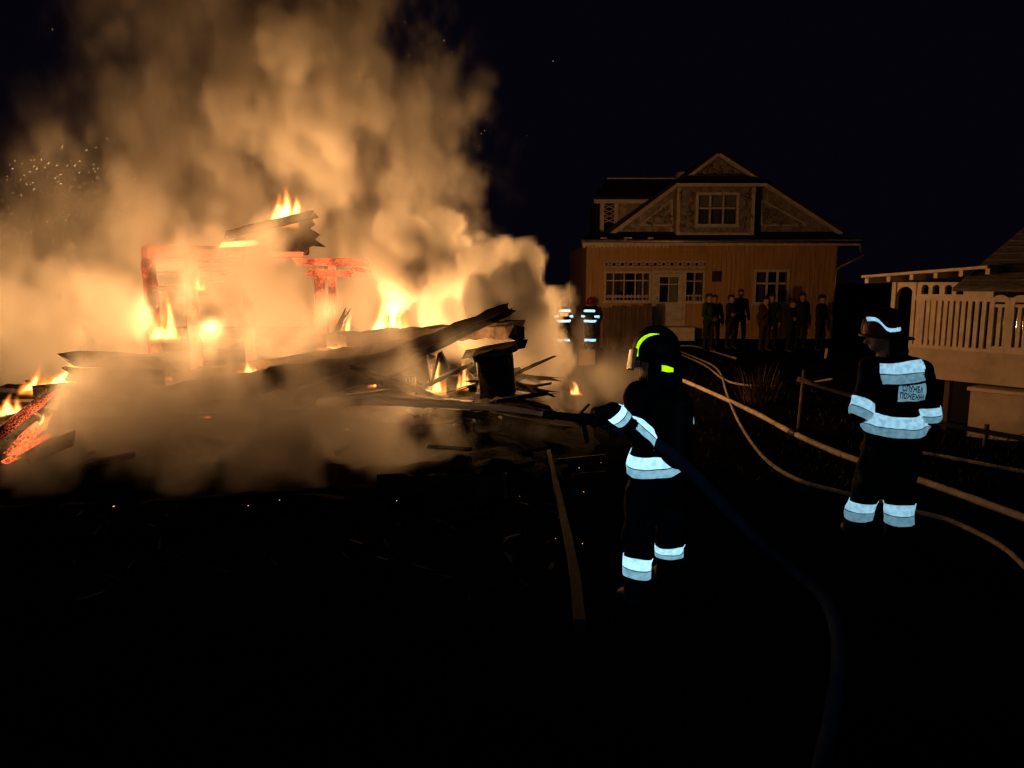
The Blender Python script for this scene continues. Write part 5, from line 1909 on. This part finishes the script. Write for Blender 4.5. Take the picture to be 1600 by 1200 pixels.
jp = catmull([NZ0, P(790, 638, 4.9), P(720, 633, 5.8), P(640, 629, 7.0), P(560, 626, 8.2), P(500, 630, 9.2)], 8)
jet = MB().tube(jp, [0.012 + 0.05 * (i / (len(jp) - 1)) for i in range(len(jp))], 10).build('water_jet', mj, smooth=True)
tag(jet, 'thin white water jet arching from the nozzle into the smoke', 'water jet')

# -- the firefighter standing at the right, seen from behind
YR = 5.6
right_J = dict(
    hipl=P(1372, 715, 5.55), hipr=P(1412, 715, 5.6), kneel=P(1352, 765, 5.62), kneer=P(1404, 772, 5.6),
    anklel=W(1338, .13, 5.72), ankler=W(1402, .13, 5.55), toel=W(1322, .05, 5.92), toer=W(1394, .05, 5.77),
    pelvis=P(1393, 700, 5.6), waist=P(1397, 666, 5.6), chest=P(1402, 605, 5.6), neck=P(1394, 556, 5.62),
    shl=P(1358, 576, 5.68), shr=P(1440, 580, 5.55), ell=P(1347, 640, 5.62), elr=P(1452, 645, 5.5),
    wrl=P(1372, 668, 5.78), wrr=P(1428, 670, 5.75))
r_face = Vector((-0.93, 0.30, -0.20))
rhead = P(1378, 525, 5.62)
e_r, B_r = firefighter('firefighter in red helmet standing with back turned beside the hoses', (P(1395, 700, YR).x, YR, 0), right_J, rhead, r_face, (0, 0, 1), h=0.011, bulk=1.05,
                       hands={'l': (Vector((0.3, 0.6, -0.1)), (0.5, 0, -1)), 'r': (Vector((-0.4, 0.6, -0.1)), (-0.5, 0, -1))}, seed=5)
ln = (right_J['shl'] - right_J['ell']).normalized()
double_tape(e_r, B_r, ('upperl', 'forel'), right_J['ell'] + Vector((0, -0.0, -0.005)), (ln + Vector((0.35, 0, 0.1))).normalized(), 0.075, 0.055)
double_tape(e_r, B_r, ('upperr', 'forer'), right_J['elr'] + Vector((0, 0, -0.015)), (-0.12, 0, 1), 0.06, 0.05)
zb_ = P(1415, 600, 5.45).z
double_tape(e_r, B_r, ('torso',), P(1416, 586, 5.45), (-0.14, -0.1, 1), 0.075, 0.06, clips=[((P(1386, 590, 5.45).x, 0, 0), (-1, 0, 0)), ((P(1446, 590, 5.45).x, 0, 0), (1, 0, 0))])
double_tape(e_r, B_r, ('torso', 'thighl', 'thighr'), P(1397, 670, 5.45), (-0.03, -0.15, 1), 0.085, 0.065)
double_tape(e_r, B_r, ('calfl',), right_J['anklel'] + Vector((0, 0, .155)), (-0.06, 0, 1), 0.085, 0.075)
double_tape(e_r, B_r, ('calfr',), right_J['ankler'] + Vector((0, 0, .155)), (-0.05, 0, 1), 0.085, 0.07)
# back patch with lettering
pc = P(1424, 613, 5.45)
me = B_r.band(('torso', 'upperr', 'upperl', 'thighl', 'thighr'), pc, (-0.10, -0.1, 1), 0.12, off=0.010, near=0.24, clips=[((P(1403.5, 613, 5.45).x, 0, 0), (-1, 0, 0)), ((P(1443, 613, 5.45).x, 0, 0), (1, 0, 0))])
back_patch = None
if me:
    back_patch = link('back_patch', me, M_TAPE2, e_r)
    vv = np.array([v.co[:] for v in me.vertices if v.co.y < 5.6])


def lettering(txt, px, py, size, parent, shell):
    cu = bpy.data.curves.new('lettering', 'FONT')
    cu.body = txt
    cu.size = size
    cu.align_x = 'CENTER'
    cu.align_y = 'CENTER'
    cu.offset = 0.0022
    cu.resolution_u = 3
    tmp = bpy.data.objects.new('lettering_tmp', cu)
    me_ = bpy.data.meshes.new_from_object(tmp)
    bpy.data.objects.remove(tmp)
    bm_ = bmesh.new()
    bm_.from_mesh(me_)
    bmesh.ops.triangulate(bm_, faces=bm_.faces)
    bmesh.ops.subdivide_edges(bm_, edges=[e_ for e_ in bm_.edges if e_.calc_length() > 0.012], cuts=1)
    c = P(px, py, 5.43)
    for v in bm_.verts:
        x, z = c.x + v.co.x * 0.52, c.z + v.co.y - 0.05 * v.co.x
        k = np.argsort((shell[:, 0] - x) ** 2 + (shell[:, 2] - z) ** 2)[:6]
        v.co = (x, float(shell[k, 1].min()) - 0.006, z)
    bm_.to_mesh(me_)
    bm_.free()
    return link('lettering', me_, M_BLACK, parent)


if back_patch:
    lettering('СЛУЖБА', 1424, 608, 0.064, back_patch, vv)
    lettering('ПОЖЕЖНА', 1424, 620, 0.062, back_patch, vv)
# helmet
hc2 = rhead + Vector((0.02, 0, 0.055))
me, inf = helmet_mesh('helmet', hc2, r_face, Vector((0.0, 0, 1)), 0, h=0.007, sc=1.0)
hel2 = link('helmet', me, M_MAROON, e_r)
mk = helmet_mark('helmet_mark', inf, lambda x, y, z: np.maximum(np.abs(z - 0.045 - 0.055 * np.tanh((y - 0.03) / 0.03)) - 0.016, np.abs(y - 0.015) - 0.105) + 1.0 * (x > 0.03), 0.007, 1.0)
if mk:
    link('helmet_mark', mk, M_TAPE, hel2)
fb2_ = Body()
bk = -Vector((r_face.x, r_face.y, 0)).normalized()
sd_ = Vector((r_face.y, -r_face.x, 0)).normalized()
for k in range(-4, 5):
    a = k * 0.33
    dirv = bk * math.cos(a) + sd_ * math.sin(a)
    fb2_.limb(hc2 + dirv * 0.13 + Vector((0, 0, -0.03)), hc2 + dirv * 0.15 + Vector((0, 0, -0.17)), 0.022, 0.026, 0, 'flap')
link('neck_flap', fb2_.mesh('neck_flap', 0.012, k=0.03, folds=0.004, seed=3), M_SUIT, e_r)


# -- standing figures farther off
def stand(x, y, heading, H=1.75, lean=0.0, arms='down', step=0.0):
    """joints of a standing figure, heading in radians (0 = away from the camera, pi = towards it)"""
    k = H / 1.78
    fwd = Vector((-math.sin(heading), math.cos(heading), 0))
    rt = Vector((math.cos(heading), math.sin(heading), 0))
    o = Vector((x, y, terrain(x, y)))

    def q(a, b, c):
        return o + (rt * a + fwd * b) * k + Vector((0, 0, c * k))
    J = dict(hipl=q(-.1, 0, .93), hipr=q(.1, 0, .93), kneel=q(-.11, .03 + step, .5), kneer=q(.11, .03 - step, .5), anklel=q(-.12, -.02 + step, .11), ankler=q(.12, -.02 - step, .11),
             toel=q(-.14, .15 + step, .045), toer=q(.14, .15 - step, .045), pelvis=q(0, 0, .95), waist=q(0, 0, 1.05), chest=q(0, lean, 1.30), neck=q(0, lean, 1.46),
             shl=q(-.18, lean, 1.42), shr=q(.18, lean, 1.42))
    if arms == 'down':
        J.update(ell=q(-.25, -.03, 1.12), elr=q(.25, -.03, 1.12), wrl=q(-.26, .06, .86), wrr=q(.26, .06, .86))
        hd = (Vector((0, 0, -1)) + fwd * .2, Vector((0, 0, -1)) + fwd * .2)
        pn = (rt, -rt)
    elif arms == 'front':
        J.update(ell=q(-.26, .03, 1.12), elr=q(.26, .03, 1.12), wrl=q(-.10, .22, 1.0), wrr=q(.10, .22, 1.02))
        hd = (rt + fwd * .2, -rt + fwd * .2)
        pn = (-fwd, -fwd)
    elif arms == 'folded':
        J.update(ell=q(-.25, .06, 1.13), elr=q(.25, .06, 1.13), wrl=q(.04, .19, 1.14), wrr=q(-.04, .22, 1.18))
        hd = (rt, -rt)
        pn = (-fwd, -fwd)
    else:
        J.update(ell=q(-.25, -.03, 1.12), elr=q(.24, .08, 1.12), wrl=q(-.26, .06, .86), wrr=q(.08, .2, 1.36))
        hd = (Vector((0, 0, -1)), Vector((-.3, 0, 1)))
        pn = (rt, -fwd)
    return J, q(0, lean + .015, 1.635), fwd, rt, {'l': (hd[0], pn[0]), 'r': (hd[1], pn[1])}, q


def far_firefighter(label, px, Y, heading, seed, patch):
    x = P(px, 500, Y).x
    J, hd, fwd, rt, hands, q = stand(x, Y, heading, 1.78, arms='front')
    e, B = firefighter(label, (x, Y, terrain(x, Y)), J, hd, fwd, (0, 0, 1), h=0.018, hands=hands, seed=seed, group='firefighters by the far corner')
    for (tags, c, w) in ((('torso',), q(0, 0, 1.36), .09), (('torso',), q(0, 0, 1.0), .09), (('calfl',), q(-.12, 0, .32), .09), (('calfr',), q(.12, 0, .32), .09),
                         (('upperl', 'forel'), q(-.25, 0, 1.16), .08), (('upperr', 'forer'), q(.25, 0, 1.16), .08)):
        tape(e, B, tags, c, (0, 0, 1), w, M_TAPE_FAR, off=0.012)
    if patch:
        me_ = B.band(('torso',), q(0, 0, 1.23), (0, 0, 1), 0.12, off=0.012, clips=[((x - .14, 0, 0), (-1, 0, 0)), ((x + .14, 0, 0), (1, 0, 0))])
        if me_:
            link('back_patch', me_, M_FLUO2, e)
    me_, inf_ = helmet_mesh('helmet', hd + Vector((0, 0, .055)), fwd, (0, 0, 1), 0, h=0.014)
    link('helmet', me_, M_RED, e)


M_FLUO2 = mat_retro('pale_yellow_patch', (0.5, 0.42, 0.22))
far_firefighter('distant firefighter with pale back patch half behind the smoke', 881, 26.0, 0.1, 31, True)
far_firefighter('distant firefighter nearest the board fence', 922, 26.0, -0.5, 32, False)


def onlooker(label, px, Y, heading, H, arms, coat, trousers, seed, hat=None, skirt=False):
    x = P(px, 500, Y).x
    J, hd, fwd, rt, hands, q = stand(x, Y, heading, H, arms=arms, step=0.03)
    e = empty('person', (x, Y, terrain(x, Y)))
    tag(e, label, 'person', 'onlookers in front of the timber house')
    B = Body()
    V = J
    for s in 'lr':
        B.limb(V['hip' + s], V['knee' + s], .092, .07, 1, 'thigh')
        B.limb(V['knee' + s], V['ankle' + s], .068, .052, 1, 'calf')
        B.limb(V['ankle' + s] + Vector((0, 0, -.03)), V['toe' + s], .05, .04, 3, 'shoe')
        B.limb(V['sh' + s], V['el' + s], .07, .056, 0, 'arm')
        B.limb(V['el' + s], V['wr' + s], .055, .044, 0, 'arm')
    ax = (V['shl'] - V['shr']).normalized()
    B.limb(V['pelvis'] - ax * .06 + Vector((0, 0, -.06)), V['pelvis'] + ax * .06 + Vector((0, 0, -.06)), .12, .12, 0, 'torso')
    B.limb(V['pelvis'], V['chest'], .135, .145, 0, 'torso')
    B.limb(V['chest'] - ax * .08, V['chest'] + ax * .08, .115, .115, 0, 'torso')
    B.limb(V['shl'] * .85 + V['shr'] * .15, V['shr'] * .85 + V['shl'] * .15, .08, .08, 0, 'torso')
    B.limb(V['neck'] - Vector((0, 0, .06)), hd, .058, .055, 2, 'neck')
    add_head(B, hd, fwd, 2)
    for s in 'lr':
        add_hand(B, V['wr' + s], hands[s][0], -1 if s == 'l' else 1, hands[s][1], r=1.0, curl=0.5, mat=2)
    link('body', B.mesh('body', 0.015, k=0.035, folds=0.006, seed=seed), [mat_noise('coat', tuple(c * .35 for c in coat), tuple(c * .6 for c in coat), 0.9, 6), mat_noise('trousers', tuple(c * .3 for c in trousers), tuple(c * .5 for c in trousers), 0.9, 6), M_SKIN, M_BOOT], e)
    Hc = Body()
    u = Vector((0, 0, 1))
    Hc.limb(hd + u * .055 - fwd * .035, hd + u * .065 + fwd * .012, .088, .083, 0, 'hair')
    Hc.limb(hd - fwd * .05 + u * .03, hd - fwd * .055 - u * .03, .07, .055, 0, 'hair')
    if hat:
        Hc.limb(hd + u * .08 + fwd * .05, hd + u * .075 + fwd * .13, .03, .02, 0, 'hair')
    link('cap' if hat else 'hair', Hc.mesh('hair', 0.012, k=.03, folds=.004, seed=seed), hat or M_HAIR, e)


PI = math.pi
onlooker('onlooker in dark green coat and cap right of the small porch window', 1107, 22.0, PI + 0.6, 1.74, 'front', (0.030, 0.045, 0.022), (0.02, 0.02, 0.022), 51, hat=mat_plain('dark_cap', (0.03, 0.02, 0.025), .9))
onlooker('onlooker in dark jacket standing close behind the green coat', 1116, 22.9, PI - 0.1, 1.68, 'down', (0.035, 0.018, 0.020), (0.02, 0.018, 0.02), 52)
onlooker('onlooker with bare forearms folded and open dark collar', 1141, 22.6, PI + 0.75, 1.69, 'folded', (0.028, 0.012, 0.014), (0.03, 0.025, 0.025), 53)
onlooker('tallest onlooker in black jacket before the bare wall', 1156, 23.2, PI + 0.1, 1.86, 'down', (0.014, 0.014, 0.020), (0.012, 0.012, 0.014), 54)
onlooker('onlooker in dark red top in front of the right hand window', 1195, 21.8, PI + 0.5, 1.66, 'phone', (0.085, 0.014, 0.018), (0.045, 0.030, 0.022), 55)
onlooker('onlooker in dark green jacket beside the one in red', 1205, 23.0, PI - 0.2, 1.72, 'down', (0.020, 0.030, 0.022), (0.012, 0.014, 0.02), 56)
onlooker('short onlooker in black at the house corner side', 1236, 21.6, PI + 0.9, 1.56, 'folded', (0.012, 0.012, 0.014), (0.010, 0.010, 0.012), 57)
onlooker('broad onlooker in navy standing behind the short one in black', 1252, 22.6, PI + 0.2, 1.76, 'down', (0.010, 0.012, 0.020), (0.010, 0.010, 0.014), 58)
onlooker('hooded onlooker in black half hidden at the end of the group', 1282, 22.0, PI + 0.7, 1.70, 'front', (0.010, 0.010, 0.012), (0.010, 0.010, 0.012), 59, hat=mat_plain('black_hood', (0.01, 0.01, 0.012), .9))
# ------------------------------------------------------------------ hoses, fence, odds and ends
M_HOSE = mat_noise('pale_canvas_hose', (0.28, 0.22, 0.17), (0.50, 0.41, 0.32), rough=0.8, scale=5, bump=0.004, bscale=30)
M_HOSE2 = mat_noise('worn_canvas_hose', (0.18, 0.145, 0.11), (0.36, 0.295, 0.23), rough=0.85, scale=5, bump=0.004, bscale=30)
M_HOSE_DARK = mat_noise('dark_blue_hose', (0.016, 0.026, 0.055), (0.032, 0.048, 0.095), rough=0.9, scale=9, bump=0.004, bscale=40, spec=0.03)


def ground_path(pix, r, zf=None):
    out = []
    for p in pix:
        g = G(p[0], p[1])
        for _ in range(8):
            g = G(p[0], p[1], terrain(g.x, g.y) + r)
        out.append(g)
    return out


def hose(pix, r, mat, label, flat=1.0, couplings=()):
    pts = catmull(ground_path(pix, r), 8)
    rr = random.Random(len(pix))
    rs = [r * rr.uniform(0.92, 1.08) for _ in pts]
    e = empty('fire_hose', pts[0])
    tag(e, label, 'hose', 'fire hoses laid over the yard')
    MB().tube(pts, rs, 10).build('hose_line', mat, e, smooth=True)
    for f in couplings:
        i = int(f * (len(pts) - 2))
        d = (pts[i + 1] - pts[i]).normalized()
        MB().tube([pts[i] - d * .10, pts[i] - d * .08, pts[i] + d * .08, pts[i] + d * .1], [r * 1.0, r * 1.35, r * 1.35, r], 10).build('coupling', M_SHEET, e, smooth=True)
    return e


hose([(1030, 578), (1057, 590), (1110, 613), (1180, 645), (1240, 677), (1320, 712), (1430, 748), (1510, 776), (1600, 809), (1700, 846)], 0.037, M_HOSE, 'thick pale hose running straight from the house past both firefighters', couplings=(0.46,))
hose([(1040, 546), (1058, 548), (1090, 560), (1115, 572), (1127, 586), (1135, 612), (1150, 650), (1175, 692), (1205, 725), (1250, 751), (1310, 768), (1380, 784), (1430, 799), (1480, 812), (1530, 834), (1570, 857), (1600, 884), (1640, 930)], 0.022, M_HOSE2, 'thin hose snaking across the thick pale hose', couplings=(0.25,))
hose([(1062, 553), (1100, 570), (1130, 592), (1160, 601), (1205, 603), (1250, 600), (1300, 592)], 0.022, M_HOSE2, 'hose curving away behind the leaning fence post')
hose([(1432, 706), (1500, 718), (1600, 737), (1690, 752)], 0.023, M_HOSE2, 'hose passing right of the red helmet firefighter towards the plinth')
hose([(1060, 540), (1085, 541), (1110, 548), (1150, 560)], 0.023, M_HOSE2, 'short length of hose nearest the onlookers')
# the charged hose under the arm
e = empty('fire_hose', G(1250, 890))
tag(e, 'dark blue charged hose under the arm of the firefighter at the nozzle', 'hose', 'fire hoses laid over the yard')
hp = catmull([NZ1 - dn * .08, P(960, 668, 4.42), P(1000, 684, 4.36), P(1045, 706, 4.30), P(1100, 758, 4.36), P(1165, 826, 4.5), G(1240, 893, 0.045), G(1288, 935, 0.045), G(1310, 1010, 0.045), G(1300, 1120, 0.045), G(1260, 1300, 0.045)], 8)
MB().tube(hp, 0.040, 12).build('hose_line', M_HOSE_DARK, e, smooth=True)

# leaning fence post with its rail
fp = empty('pole_fence', G(1248, 672))
tag(fp, 'leaning fence post with long bare rail in front of the pale building', 'fence')
g0 = G(1248, 674)
top = P(1257, 578, g0.y + 0.05)
MB().tube([g0 - Vector((0, 0, .05)), g0.lerp(top, .5), top], [.035, .03, .026], 8).build('post', M_OLDBOARD, fp, smooth=True)
M_RAIL = mat_noise('bare_rail', (0.10, 0.068, 0.042), (0.24, 0.165, 0.105), rough=0.8, scale=6, bump=0.006)
rp = [P(1246, 592, 10.1), P(1340, 621, 9.85), P(1440, 655, 9.55), P(1530, 673, 9.3), P(1650, 694, 9.0)]
MB().tube(catmull(rp, 4), 0.034, 8).build('rail', M_RAIL, fp, smooth=True)
g1 = P(1545, 676, 9.25)
MB().tube([(g1.x, g1.y + .05, terrain(g1.x, g1.y) - .05), (g1.x, g1.y + .05, g1.z + .1)], .03, 8).build('post', M_OLDBOARD, fp, smooth=True)

# thin bare twigs against the plinth
tw = empty('bare_twig', P(1560, 715, 9.6))
tag(tw, 'bent bare twig in front of the plinth', 'twig')
MB().tube(catmull([P(1545, 712, 9.6), P(1570, 690, 9.6), P(1585, 682, 9.6), P(1610, 676, 9.5)], 4), [.008] * 13, 5).build('stem', M_OLDBOARD, tw)

# pale box and small objects by the corner
bx = P(920, 553, 19.0)
bo = MB().box(bx.x - .26, bx.x + .14, 18.8, 19.1, terrain(bx.x, 19) - .02, bx.z + .12).build('cardboard_box', mat_noise('cardboard', (.09, .055, .028), (.14, .09, .045), .85, 4), bevel=.012)
tag(bo, 'brownish yellow box on the ground below the distant firefighters', 'box')
st = P(1290, 550, 20.0)
sk = MB().bar((st.x, 20, terrain(st.x, 20)), (st.x + .03, 20, terrain(st.x, 20) + .28), .05, .05, up=(0, 1, 0)).build('white_stake', M_TRIM)
tag(sk, 'short pale stake standing in the dark yard left of the red helmet', 'stake')


# dry reddish bush and grass tufts
def tuft(name, label, c, n, h, spread, mat, seed, cat='plant', group=None):
    rr = random.Random(seed)
    m = MB()
    for _ in range(n):
        a = rr.uniform(0, 6.28)
        r = rr.uniform(0, spread)
        b = Vector((c.x + r * math.cos(a) * .6, c.y + r * math.sin(a) * .6, c.z - .02))
        hh = h * rr.uniform(.4, 1.0)
        tip = b + Vector((math.cos(a) * spread * rr.uniform(.1, .7), math.sin(a) * spread * rr.uniform(.1, .7), hh))
        mid = b.lerp(tip, .55) + Vector((0, 0, hh * .12))
        s = Vector((-math.sin(a), math.cos(a), 0)) * rr.uniform(.004, .009)
        m.add([b - s, b + s, mid + s * .8, mid - s * .8, tip], [(0, 1, 2, 3), (3, 2, 4)])
    o = m.build(name, mat)
    return tag(o, label, cat, group)


M_DRY = mat_noise('dry_stalks', (0.03, 0.016, 0.008), (0.08, 0.04, 0.018), .9, 5)
tuft('dry_bush', 'dry reddish weed clump left of the leaning fence post', G(1185, 628), 150, .75, .6, M_DRY, 3)
rg = random.Random(9)
m = MB()
for _ in range(2600):
    px, py = rg.uniform(1060, 1620), rg.uniform(560, 760)
    g = G(px, py)
    if g.y > 20 or g.y < 4:
        continue
    z = terrain(g.x, g.y)
    hh = rg.uniform(.03, .11)
    a = rg.uniform(0, 6.28)
    s = Vector((math.cos(a), math.sin(a), 0)) * .006
    b = Vector((g.x, g.y, z - .01))
    m.add([b - s, b + s, b + Vector((rg.uniform(-.05, .05), rg.uniform(-.05, .05), hh))], [(0, 1, 2)])
tag(m.build('grass', mat_noise('trodden_grass', (.010, .012, .005), (.03, .03, .012), .9, 4)), 'sparse trodden grass on the dark yard', 'grass', kind='stuff')
